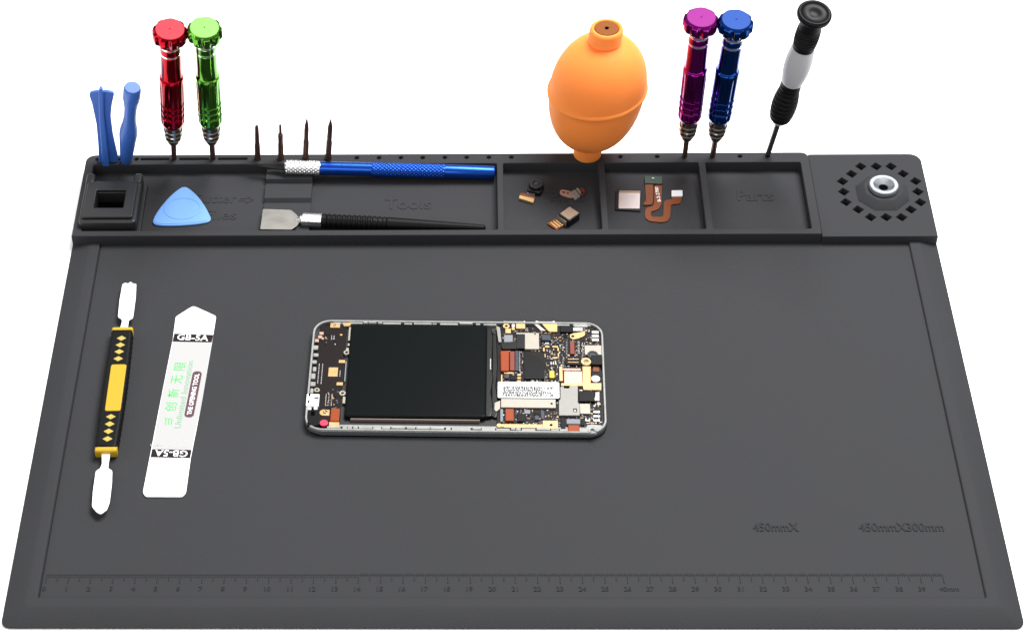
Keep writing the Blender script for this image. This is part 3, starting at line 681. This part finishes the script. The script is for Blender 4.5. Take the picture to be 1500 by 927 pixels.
# ------------------------------------------------------------------ flat steel opening tool with printing
ZG = lambda x, y: (200 + x / 2.99, 430 + y / 2.99)
zg = WS + .9
ol = [(250, 56), (266, 60), (349, 98), (330, 215), (283, 490), (240, 700), (216, 860), (205, 880), (185, 889), (55, 887), (34, 879), (28, 862), (62, 690), (112, 440), (158, 200), (171, 101), (234, 60)]
c0 = at(*ZG(185, 480), zg)
r = thing('opening_card', 'flat white steel opening tool with pointed top and green and black printing', 'opening tool', (c0.x, c0.y, WS))
g = Geo(); g.plate([rounded(poly([ZG(*q) for q in [(234, 61), (250, 54), (266, 60), (349, 98), (330, 215), (283, 490), (238, 715), (216, 872), (200, 889), (40, 888), (27, 870), (60, 700), (110, 440), (158, 200), (171, 101)]], zg), 1.2, 4)], WS + .05, zg, .15)
obj('plate', g, 'white_steel', r, 40)
g = Geo(); g.plate([poly([ZG(*q) for q in [(159, 210), (329, 215), (283, 490), (241, 683), (68, 681), (112, 440)]], zg)], zg - .02, zg + .03); obj('print_field', g, 'field', r, None)
TA = at(*ZG(249, 200), zg) - at(*ZG(148, 700), zg); ta = math.atan2(TA.y, TA.x)
for q, tcen, flip in (([(165, 175), (336, 181), (329, 214), (158, 210)], (247, 193), 0), ([(68, 681), (241, 684), (235, 720), (61, 716)], (152, 699), 1)):
    g = Geo(); g.plate([poly([ZG(*k) for k in q], zg)], zg - .02, zg + .07); bd = obj('band', g, 'band', r, None)
    tg = text_geo('GB-5A', 15.6, 4.0, .05, .012).move(put(at(*ZG(*tcen), zg), ta - math.pi / 2 + (math.pi if flip else 0), zg + .08)); sub('lettering', tg, 'whiteprint', bd, r, None)
# running text, read from the bottom up
def run_text(txt, c, w, h, m, bold=0.0, z=zg + .05, a=ta):
    tg = text_geo(txt, w, h, .05, bold).move(put(at(*ZG(*c), zg), a, z)); return tg
for ch, c in (('\u9650', (190, 318)), ('\u65e0', (177, 376)), ('\u65b0', (161, 436)), ('\u521b', (150, 496))):
    obj('lettering', run_text(ch, c, 5.9, 5.6, 'g', .004), 'greenprint', r, None)
g = Geo(); c = at(*ZG(141, 557), zg); fr = put(c, ta, zg + .05)
for yy in (-1.4, 0, 1.4): g.plate([[(-2.6, yy - .35), (1.0, yy - .35), (2.2, yy + .9), (1.6, yy + .9), (.6, yy + .15), (-2.6, yy + .15)]], 0, .05, frame=fr)
obj('emblem', g, 'greenprint', r, None)
obj('lettering', run_text('Unlimited Innovation', (208, 440), 44.5, 3.0, 'p', .0), 'palegreen', r, None)
pa, pb = at(*ZG(228, 542), zg), at(*ZG(268, 340), zg)
g = Geo(); lenp = (pb - pa).length
g.plate([rrect(0, 0, lenp, 4.6, 2.0)], 0, .07, frame=put((pa + pb) / 2, math.atan2(pb.y - pa.y, pb.x - pa.x), zg)); pill = obj('print_badge', g, 'pill', r, None)
tg = text_geo('THE OPENING TOOL', lenp - 3.5, 2.3, .05, .02).move(put((pa + pb) / 2, math.atan2(pb.y - pa.y, pb.x - pa.x), zg + .08)); sub('lettering', tg, 'whiteprint', pill, r, None)
tg = text_geo('Made in China', 11.5, 1.7, .05).move(put(at(*ZG(192, 669), zg), ta - math.pi / 2 + math.pi, zg + .05)); obj('lettering', tg, 'greyprint', r, None)
tg = text_geo('\u4e2d\u56fd\u5236\u9020', 6.0, 1.6, .05).move(put(at(*ZG(87, 664), zg), ta - math.pi / 2 + math.pi, zg + .05)); obj('lettering', tg, 'greyprint', r, None)

# ------------------------------------------------------------------ opened smartphone
zr = 6.9
pa, pb, pc_, pd = at(461, 466.5, zr), at(884.5, 472, zr), at(888.5, 633, zr), at(443, 629.5, zr)
pcen = (pa + pb + pc_ + pd) / 4
pu = ((pb - pa) + (pc_ - pd)).normalized(); pang = math.atan2(pu.y, pu.x); pv = Vector((-pu.y, pu.x, 0))
PLn = ((pb - pa).length + (pc_ - pd).length) / 2; PWd = (abs((pa - pd).dot(pv)) + abs((pb - pc_).dot(pv))) / 2
Fp = Matrix.Translation((pcen.x, pcen.y, WS)) @ Matrix.Rotation(pang, 4, 'Z')
ph = thing('opened_phone', 'opened smartphone with its back cover off, showing black battery and circuit boards', 'phone', (pcen.x, pcen.y, WS))
H = 4.7                                      # rim height above the mat
def lo(px, py, z=WS + 4.0):
    p = at(px, py, z) - pcen; return p.dot(pu), p.dot(pv)
def prect(x0, y0, x1, y1, z=WS + 4.0):
    xm, ym = (x0 + x1) / 2, (y0 + y1) / 2
    return lo(x0, ym, z)[0], lo(xm, y1, z)[1], lo(x1, ym, z)[0], lo(xm, y0, z)[1]
ZA = lambda x, y: (720 + x / 8.824, 460 + y / 8.824)
ZB = lambda x, y: (720 + x / 8.824, 550 + y / 8.824)
ZD = lambda x, y: (440 + x / 4.88, 460 + y / 4.88)
occupied = []
BZ = 3.3                                     # board top
def chip(name, Zf, x0, y0, x1, y1, m, h=.6, r_=.25, bev=.12, parent=None, z0=None):
    a_, b_ = Zf(x0, y0), Zf(x1, y1); u0, v0, u1, v1 = prect(a_[0], a_[1], b_[0], b_[1], WS + BZ + h)
    z0 = BZ if z0 is None else z0; w, hh = abs(u1 - u0), abs(v1 - v0); r_ = min(r_, w * .45, hh * .45); bev = min(bev, h * .4, w * .3, hh * .3)
    g = Geo(); g.plate([rrect((u0 + u1) / 2, (v0 + v1) / 2, w, hh, r_, 3)], z0 - .05, z0 + h, bev, res=1, frame=Fp)
    occupied.append((min(u0, u1), min(v0, v1), max(u0, u1), max(v0, v1)))
    if parent is not None: return sub(name, g, m, parent, ph, 40)
    return obj(name, g, m, ph, 40)
def ppoly(name, Zf, pts, m, h=.5, z0=None, rad=.4, holes_=(), bev=.1, parent=None):
    z0 = BZ if z0 is None else z0
    lp = rounded([lo(*Zf(*q), WS + z0 + h) for q in pts], rad, 3); ls = [lp]
    for (hx, hy, hr) in holes_:
        c_ = lo(*Zf(hx, hy), WS + z0 + h); ls.append(circle(c_[0], c_[1], hr, 18))
    g = Geo(); g.plate(ls, z0 - .05, z0 + h, bev, res=1, frame=Fp)
    us = [p[0] for p in lp]; vs2 = [p[1] for p in lp]; occupied.append((min(us), min(vs2), max(us), max(vs2)))
    if parent is not None: return sub(name, g, m, parent, ph, 40)
    return obj(name, g, m, ph, 40)
def ring(name, Zf, x, y, ro, ri, m, h=.7, z0=None):
    z0 = BZ if z0 is None else z0; c_ = lo(*Zf(x, y), WS + z0 + h)
    g = Geo(); g.plate([circle(*c_, ro, 26)] + ([circle(*c_, ri, 18)] if ri else []), z0 - .05, z0 + h, .12, res=1, frame=Fp)
    occupied.append((c_[0] - ro, c_[1] - ro, c_[0] + ro, c_[1] + ro))
    return obj(name, g, m, ph, 40)
# shell
g = Geo(); g.plate([rrect(0, 0, PLn + .4, PWd + .4, 9)], 0.0, 1.3, .4, frame=Fp); obj('front_glass', g, 'glass', ph)
g = Geo(); g.plate([rrect(0, 0, PLn, PWd, 8.6), rrect(0, 0, PLn - 2.4, PWd - 2.4, 7.4)], 1.1, H - .9, .3, frame=Fp); obj('side_band', g, 'frameside', ph)
fr_ = obj('frame', Geo().plate([rrect(0, 0, PLn - .3, PWd - .3, 8.5), rrect(0, 0, PLn - 2.3, PWd - 2.3, 7.5)], H - 1.6, H - .2, .3, frame=Fp), 'frame', ph)
g = Geo(); g.plate([rrect(0, 0, PLn - 2, PWd - 2, 7.5)], 1.0, 2.3, .1, frame=Fp); obj('midplate', g, 'black', ph)
rf = random.Random(5)
def rail(v_c, w, u_a, u_b, z_lo, gaps, skip=None):             # broken rail of clip tabs along a long side
    u = u_a
    while u < u_b:
        ln = rf.choice((2.2, 4.0, 6.5, 9.0)); zt_ = H - rf.choice((.15, .3, .7, .9))
        if not (skip and skip[0] < u < skip[1]):
            ww = w * rf.choice((1, .85, .65)); g = Geo(); g.plate([rrect(u + ln / 2, v_c + rf.uniform(-.12, .12), ln, ww, .35, 3)], z_lo, zt_, .18, res=1, frame=Fp)
            sub('clip_tab', g, 'frame', fr_, ph)
        u += ln + rf.choice(gaps)
rail(-PWd / 2 + 2.25, 1.9, -PLn / 2 + 11, PLn / 2 - 9, 1.2, (.25, .5, .9))
g = Geo(); g.plate([rrect(2, -PWd / 2 + 4.0, PLn - 22, 1.2, .4)], 1.2, H - 1.3, .2, frame=Fp); sub('ledge', g, 'frame', fr_, ph)
rail(PWd / 2 - 1.75, 1.2, -PLn / 2 + 10, PLn / 2 - 9, 1.6, (.3, .8, 1.6), (lo(728, 470, WS + H)[0], lo(812, 470, WS + H)[0]))
for k in range(9):                                             # notches of the left short side
    v_ = -PWd / 2 + 16 + k * 4.9; g = Geo(); g.plate([rrect(-PLn / 2 + 2.3 + rf.uniform(-.2, .3), v_, rf.uniform(1.4, 2.6), rf.uniform(1.8, 3.8), .4, 3)], H - 1.8, H - rf.uniform(.3, .9), .2, frame=Fp); sub('clip_tab', g, 'frame', fr_, ph)
# boards
ppoly('circuit_board', lambda x, y: (x, y), [(728, 478), (868, 478), (879, 492), (882, 612), (868, 630), (728, 630)], 'pcb', .9, BZ - .9, 1.5)
ppoly('charging_board', lambda x, y: (x, y), [(470, 476), (509, 476), (506, 516), (502, 520), (506, 526), (502, 566), (496, 572), (500, 580), (498, 622), (458, 622), (461, 560), (466, 500)], 'pcb', .9, BZ - .9, 1.0)
# battery
u0, v0, u1, v1 = prect(509, 476, 713, 611, WS + H)
g = Geo(); g.plate([rrect((u0 + u1) / 2, (v0 + v1) / 2, u1 - u0, v1 - v0, 1.6)], 2.2, H + .5, 1.1, res=4, frame=Fp); bat = obj('battery', g, 'battery', ph, 60)
g = Geo(); g.plate([[(u1 - .5, v0 + 1), (u1 + 2.6, v0 + 1.6), (u1 + 3.2, v0 + 9), (u1 + 2.3, v0 + 17), (u1 + 3.3, v0 + 26), (u1 + 2.6, v0 + 36), (u1 + 3.1, v1 - 8), (u1 + 2.2, v1 - 1.5), (u1 - .5, v1 - 1)]], 2.2, H - .2, .6, res=3, frame=Fp); obj('battery_tape', g, 'tape', ph, 60)
g = Geo(); g.plate([[(u1 + 2.4, v0 + 2), (u1 + 5.0, v0 + 1.2), (u1 + 5.6, v0 + 12), (u1 + 4.6, v0 + 22), (u1 + 5.4, v0 + 34), (u1 + 4.9, v1 - 6), (u1 + 2.6, v1 - 3)]], 2.2, H - 1.0, .5, res=3, frame=Fp); obj('battery_tape', g, 'tape', ph, 60)
g = Geo(); g.plate([rrect((u0 + u1) / 2, v0 - .8, u1 - u0 - 6, .55, .2)], 2.2, H - .6, .1, frame=Fp); obj('pull_strip', g, 'pale_strip', ph, 60)
occupied.append((u0, v0, u1 + 3, v1))
idf = lambda x, y: (x, y)
chip('tape_glint', idf, 717.5, 527, 719.5, 543, 'solder', .4, z0=H - .4)  # pale metal chip standing in for a highlight on the folded tape
# main board, upper half
ring('gold_contact', ZA, 190, 152, 1.7, .7, 'gold'); chip('gold_contact', ZA, 178, 186, 250, 246, 'gold', .4)
chip('gold_contact', ZA, 262, 130, 302, 165, 'label', .7); chip('gold_contact', ZA, 258, 172, 300, 204, 'gold', .7); chip('gold_contact', ZA, 316, 122, 436, 186, 'gold', .8)
chip('rim_strip', ZA, 160, 98, 435, 120, 'label', .5, z0=BZ + .6); chip('rim_strip', ZA, 570, 100, 820, 122, 'label', .5, z0=BZ + .6)
chip('side_key', ZA, 165, 84, 420, 98, 'black', 1.0, z0=BZ + .2); chip('side_key', ZA, 600, 86, 790, 100, 'black', 1.0, z0=BZ + .2)
ppoly('gold_plate', ZA, [(650, 122), (850, 122), (850, 226), (745, 226), (700, 180)], 'gold', .9)
ppoly('metal_strip', ZA, [(548, 128), (600, 128), (704, 214), (640, 216)], 'solder', .8)
chip('connector', ZA, 890, 152, 1050, 230, 'chip', 1.2); chip('metal_strip', ZA, 1052, 172, 1180, 218, 'solder', .9); chip('metal_strip', ZA, 1070, 120, 1240, 165, 'frame', .9)
ppoly('gold_arm', ZA, [(1012, 262), (1060, 246), (1205, 222), (1212, 268), (1130, 310), (1060, 326), (1014, 306)], 'gold', .6, holes_=((1050, 285, .75),))
for y in (215, 264, 312): chip('spring_contact', ZA, 1294, y, 1388, y + 36, 'solder', .8)
ppoly('cable_bracket', ZA, [(60, 150), (110, 170), (130, 360), (90, 360)], 'graycan', 1.2)
chip('shield_can', ZA, 430, 242, 615, 450, 'can', 1.1); chip('shield_hole', ZA, 553, 266, 572, 286, 'hole', .1, z0=BZ + 1.06)
chip('shield_edge', ZA, 320, 240, 440, 258, 'can', 1.0)
chip('connector', ZA, 322, 258, 432, 442, 'tape', 1.4, .5); chip('foam_pad', ZA, 162, 268, 274, 360, 'grime', 1.0)
ppoly('battery_cable', ZA, [(120, 372), (300, 350), (430, 356), (430, 446), (140, 452)], 'tape', 1.2, rad=1.0)
chip('coil', ZA, 645, 262, 770, 336, 'chipblue', 1.4, .6, .4); chip('solder_pad', ZA, 690, 366, 745, 386, 'solder', .3)
ppoly('flex_cable', ZA, [(112, 470), (232, 466), (228, 730), (118, 736)], 'conn', 1.5, rad=1.0, bev=.5)
chip('flex_connector', ZA, 236, 476, 300, 726, 'pinkconn', 1.5, .4, .3); chip('connector_shell', ZA, 306, 472, 350, 730, 'chipblue', .9)
for k in range(9): chip('pin', ZA, 354, 484 + k * 27, 372, 496 + k * 27, 'solder', .2)
ppoly('processor_cover', ZA, [(430, 470), (480, 500), (540, 540), (600, 560), (690, 640), (690, 836), (420, 836), (416, 560)], 'chip', .8, rad=.5)
for x0, y0, x1, y1 in ((690, 410, 750, 430), (785, 410, 860, 430), (665, 430, 688, 480), (850, 432, 872, 476), (684, 512, 700, 556), (855, 502, 874, 552), (790, 552, 850, 572)): chip('gold_corner', ZA, x0, y0, x1, y1, 'gold', .5)
chip('flex_connector', ZA, 1012, 346, 1074, 512, 'pinkconn', 1.1, .4, .3)
for k in range(8):
    chip('pin', ZA, 960, 352 + k * 20, 984, 361 + k * 20, 'grime', .2); chip('pin', ZA, 1112, 352 + k * 20, 1140, 361 + k * 20, 'solder', .2)
chip('board_connector', ZA, 956, 580, 1150, 654, 'chip', .9); chip('gold_row', ZA, 984, 592, 1126, 600, 'gold', .1, z0=BZ + .88); chip('gold_row', ZA, 984, 632, 1126, 640, 'gold', .1, z0=BZ + .88)
cm = chip('camera_housing', ZA, 1204, 402, 1422, 522, 'can', 1.0)
ring('camera_lens', ZA, 1308, 522, 2.7, 1.7, 'black', 1.5); ring('lens_glass', ZA, 1308, 524, 1.7, 0, 'chipblue', 1.2)
chip('black_cover', ZA, 1290, 530, 1432, 650, 'chip', 1.7)
ring('screw_boss', ZA, 1222, 610, 2.5, 1.25, 'gold', 1.3); ring('screw_hole', ZA, 1222, 610, 1.25, 0, 'nickel', .7)
chip('gold_plate', ZA, 876, 676, 920, 862, 'gold', .9); chip('copper_pad', ZA, 938, 736, 1172, 900, 'copper', .6); chip('metal_strip', ZA, 922, 700, 1152, 724, 'copper', .8)
ppoly('gold_plate', idf, [ZA(1176, 674), ZA(1282, 674), ZA(1282, 890), ZB(1420, 96), ZB(1420, 184), ZB(1190, 184), ZB(1180, 132), ZB(900, 132), ZB(900, 96), ZA(1176, 888)], 'gold', .9, rad=.2)
chip('brown_pad', ZA, 1310, 652, 1392, 740, 'flex', .3); chip('black_cover', ZA, 1290, 745, 1300, 860, 'chip', .4)
ring('white_sticker', ZA, 1345, 832, 2.15, 0, 'label', .5)
chip('yellow_component', ZA, 750, 732, 812, 820, 'ledyellow', .6)
for k in range(3): chip('solder_pad', ZA, 760 + k * 30, 612, 780 + k * 30, 652, 'solder', .4)
chip('gold_frame', ZA, 122, 780, 142, 880, 'gold', .5); chip('gold_frame', ZA, 160, 748, 290, 768, 'gold', .5)
chip('small_chip', ZA, 165, 784, 225, 826, 'chipblue', .7); chip('small_chip', ZA, 240, 790, 320, 850, 'chip', .7)
for y in (772, 812, 852): chip('gold_pad', ZA, 332, y, 380, y + 24, 'gold', .5)
# lower half
lb_ = chip('barcode_label', ZB, 80, 102, 876, 310, 'label', .25, .7, .05, z0=BZ + 1.15)
lb_['label'] = 'white printed label'
g = Geo(); rr_ = random.Random(3)
c_tl, c_br = lo(*ZB(150, 138), WS + BZ + 1.4), lo(*ZB(805, 275), WS + BZ + 1.4)
for row in range(4):
    v_ = c_tl[1] + (c_br[1] - c_tl[1]) * (row + .5) / 4; u = c_tl[0]; end = c_tl[0] + (c_br[0] - c_tl[0]) * (1, .8, .96, 1)[row]
    while u < end:
        w = rr_.choice((.3, .42, .6)); hgt = rr_.choice((1.2, 1.5, 1.7))
        if not (row in (0, 3) and .78 < (u - c_tl[0]) / (c_br[0] - c_tl[0]) < .93 and rr_.random() < .6): g.add(*(lambda q: (q.v, q.f))(Geo().box((u, v_ + rr_.uniform(-.15, .15), BZ + 1.43), (w, hgt, .06), rr_.choice((0, 0, .3, -.3)))))
        u += w + rr_.choice((.18, .25, .35))
g.move(Fp); sub('barcode_print', g, 'ink', lb_, ph, None)
chip('shield_can', ZB, 122, 300, 830, 412, 'can', 1.05); chip('shield_hole', ZB, 762, 368, 790, 390, 'hole', .1, z0=BZ + 1.02)
sm = ppoly('card_tray_shield', ZB, [(890, 142), (1010, 142), (1020, 128), (1115, 128), (1116, 352), (1140, 362), (1140, 512), (872, 512), (870, 322), (890, 305)], 'graycan', 1.3, rad=.3)
chip('shield_slot', ZB, 934, 152, 1006, 186, 'hole', .1, z0=BZ + 1.27, parent=sm); chip('shield_slot', ZB, 1056, 446, 1102, 492, 'hole', .1, z0=BZ + 1.27, parent=sm); chip('shield_tongue', ZB, 1064, 458, 1092, 490, 'can', .2, z0=BZ + 1.3, parent=sm)
chip('audio_connector', ZB, 1132, 196, 1332, 330, 'chip', 1.3); ppoly('metal_strip', ZB, [(1342, 212), (1396, 212), (1396, 322), (1256, 318), (1256, 286), (1342, 282)], 'solder', 1.0, rad=.2)
for x in (1135, 1260, 1372): chip('solder_pad', ZB, x, 180, x + 42, 198, 'solder', .4)
chip('shield_can', ZB, 1142, 362, 1276, 490, 'can', .9)
for y in (452, 508, 562): chip('spring_contact', ZB, 1314, y, 1402, y + 30, 'solder', .8)
chip('solder_pad', ZB, 1358, 358, 1412, 376, 'solder', .4); ring('copper_dot', ZB, 1330, 390, .6, 0, 'copper', .3)
chip('flex_connector', ZB, 178, 426, 290, 582, 'conn', 1.2, .5, .3); chip('connector_shell', ZB, 112, 428, 150, 590, 'grime', 1.3, .4, .3); ring('copper_dot', ZB, 152, 506, .5, 0, 'solder', .4)
ppoly('cable_bracket', ZB, [(40, 350), (112, 320), (112, 420), (60, 464), (36, 440)], 'can', 1.0)
chip('small_chip', ZB, 336, 490, 440, 590, 'chip', .8); chip('small_chip', ZB, 424, 440, 500, 490, 'grime', .6); chip('small_chip', ZB, 552, 462, 622, 500, 'chip', .7); chip('small_chip', ZB, 560, 510, 612, 570, 'chipblue', .7)
chip('round_coil', ZB, 640, 450, 684, 560, 'chipblue', .6, .8)
chip('gold_strip', ZB, 160, 626, 660, 672, 'gold', .7); ring('gold_contact', ZB, 100, 640, 1.3, 0, 'gold', .8); ring('gold_contact', ZB, 142, 642, 1.0, 0, 'gold', .9)
ppoly('gold_plate', ZB, [(662, 582), (858, 580), (858, 682), (660, 682)], 'gold', .9, rad=.2, holes_=((770, 636, .75),))
chip('coil', ZB, 968, 556, 1148, 622, 'grime', 1.3, .5, .4); chip('connector_shell', ZB, 900, 540, 950, 680, 'chip', 1.0); chip('connector_shell', ZB, 1160, 550, 1196, 640, 'chip', .9)
ppoly('flex_cable', ZB, [(990, 632), (1138, 632), (1140, 722), (986, 722)], 'conn', 1.2, rad=.4, bev=.4)
ppoly('metal_strip', ZB, [(1210, 548), (1232, 548), (1232, 570), (1256, 570), (1256, 548), (1276, 548), (1276, 588), (1210, 588)], 'solder', .5, rad=.1)
ring('screw_boss', ZB, 1304, 702, 2.1, 1.0, 'frame', 1.2)
ppoly('corner_brace', ZB, [(1225, 640), (1300, 628), (1420, 640), (1440, 650), (1350, 760), (1240, 760)], 'frame', .5, BZ - .3, 1.0)
# charging board
chip('gold_contact', ZD, 214, 62, 284, 96, 'gold', .6); ppoly('gold_contact', ZD, [(305, 74), (330, 60), (370, 58), (352, 84), (312, 86)], 'gold', .8, rad=.2)
ring('screw_hole', ZD, 246, 78, .8, .35, 'nickel', .75)
ring('copper_dot', ZD, 291, 147, .7, 0, 'gold', .2); chip('gold_pad', ZD, 200, 380, 268, 445, 'gold', .25); chip('gold_pad', ZD, 274, 326, 320, 348, 'gold', .3); chip('gold_pad', ZD, 258, 486, 304, 508, 'gold', .3)
for x0, y0, x1, y1 in ((104, 178, 132, 198), (126, 152, 156, 172), (136, 126, 166, 146), (152, 166, 168, 180)): chip('spring_contact', ZD, x0, y0, x1, y1, 'copper', .8)
ring('screw_boss', ZD, 330, 272, 1.5, .7, 'can', .7); ring('screw_boss', ZD, 301, 563, 1.6, .7, 'can', .7); ring('screw_boss', ZD, 118, 540, 1.4, .6, 'can', .8)
for k, (x0, y0, x1, y1) in enumerate(((344, 92, 362, 188), (338, 208, 354, 226), (326, 240, 346, 262), (302, 588, 322, 636), (318, 336, 326, 480))): chip('metal_strip', ZD, x0, y0, x1, y1, 'can' if k < 4 else 'grime', .6)
us = chip('charging_port', ZD, 42, 570, 134, 656, 'label', 1.4, .4); chip('port_slot', ZD, 60, 580, 72, 600, 'hole', .1, z0=BZ + 1.36, parent=us); chip('port_slot', ZD, 55, 628, 66, 648, 'hole', .1, z0=BZ + 1.36, parent=us); chip('port_slot', ZD, 100, 606, 132, 616, 'hole', .1, z0=BZ + 1.36, parent=us)
chip('metal_strip', ZD, 50, 660, 78, 682, 'label', .9); chip('metal_strip', ZD, 96, 660, 122, 680, 'label', .9)
mc = chip('microphone', ZD, 52, 686, 124, 796, 'chip', 1.2); chip('port_slot', ZD, 76, 704, 104, 736, 'hole', .1, z0=BZ + 1.17, parent=mc)
ring('gold_contact', ZD, 166, 702, 2.0, 0, 'gold', .5); chip('gold_contact', ZD, 166, 682, 208, 724, 'gold', .45); ring('screw_hole', ZD, 178, 698, 1.1, .5, 'nickel', .65)
ring('red_component', ZD, 168, 775, 2.0, 0, 'red_dot', .9)
chip('flex_connector', ZD, 216, 672, 280, 764, 'conn', 1.1, .4, .3); chip('gold_contact', ZD, 204, 770, 278, 802, 'gold', .6)
# the tiny parts soldered between the larger ones, and the white board printing
g = Geo(); rr_ = random.Random(11)
def scatter(x0, y0, x1, y1, n_, sizes):
    u0, v0, u1, v1 = prect(x0, y0, x1, y1)
    k = tries = 0
    while k < n_ and tries < n_ * 30:
        tries += 1; u, v_ = rr_.uniform(u0, u1), rr_.uniform(v0, v1); w, hh = rr_.choice(sizes)
        if rr_.random() < .5: w, hh = hh, w
        if any(a_ - .3 < u < c_ + .3 and b_ - .3 < v_ < d_ + .3 for a_, b_, c_, d_ in occupied[2:]): continue
        mi = rr_.choice((0, 0, 1, 2, 2, 3, 3, 4, 4)); g.box((u, v_, BZ + .12), (w, hh, .4), 0, mi); k += 1
sz = [(.45, .7), (.4, .55), (.6, 1.0), (.35, .35), (.3, 1.1)]
scatter(735, 480, 878, 628, 520, sz); scatter(480, 566, 496, 600, 30, sz); scatter(474, 480, 500, 505, 12, sz)
g.move(Fp); sc_ = obj('tiny_solder_parts', g, ['solder', 'gold', 'grime', 'chip', 'brownpart'], ph, None); sc_['kind'] = 'stuff'
g = Geo()
def silk(x0, y0, x1, y1, rows, seed):
    r2 = random.Random(seed); u0, v0, u1, v1 = prect(x0, y0, x1, y1)
    for i in range(rows):
        u = u0 + (u1 - u0) * (i + .5) / rows; v_ = v0
        while v_ < v1:
            ln = r2.uniform(.25, .6); g.box((u, v_, BZ + .03), (.34, ln, .04)); v_ += ln + r2.uniform(.2, .5)
silk(464, 531, 474, 560, 2, 1); silk(496, 541, 500, 549, 1, 2); silk(484, 489, 491, 496, 2, 3); silk(475, 575, 488, 592, 3, 5); silk(852, 500, 858, 520, 2, 6); silk(796, 540, 800, 556, 1, 8)
g.move(Fp); obj('board_print', g, 'greyprint', ph, None)
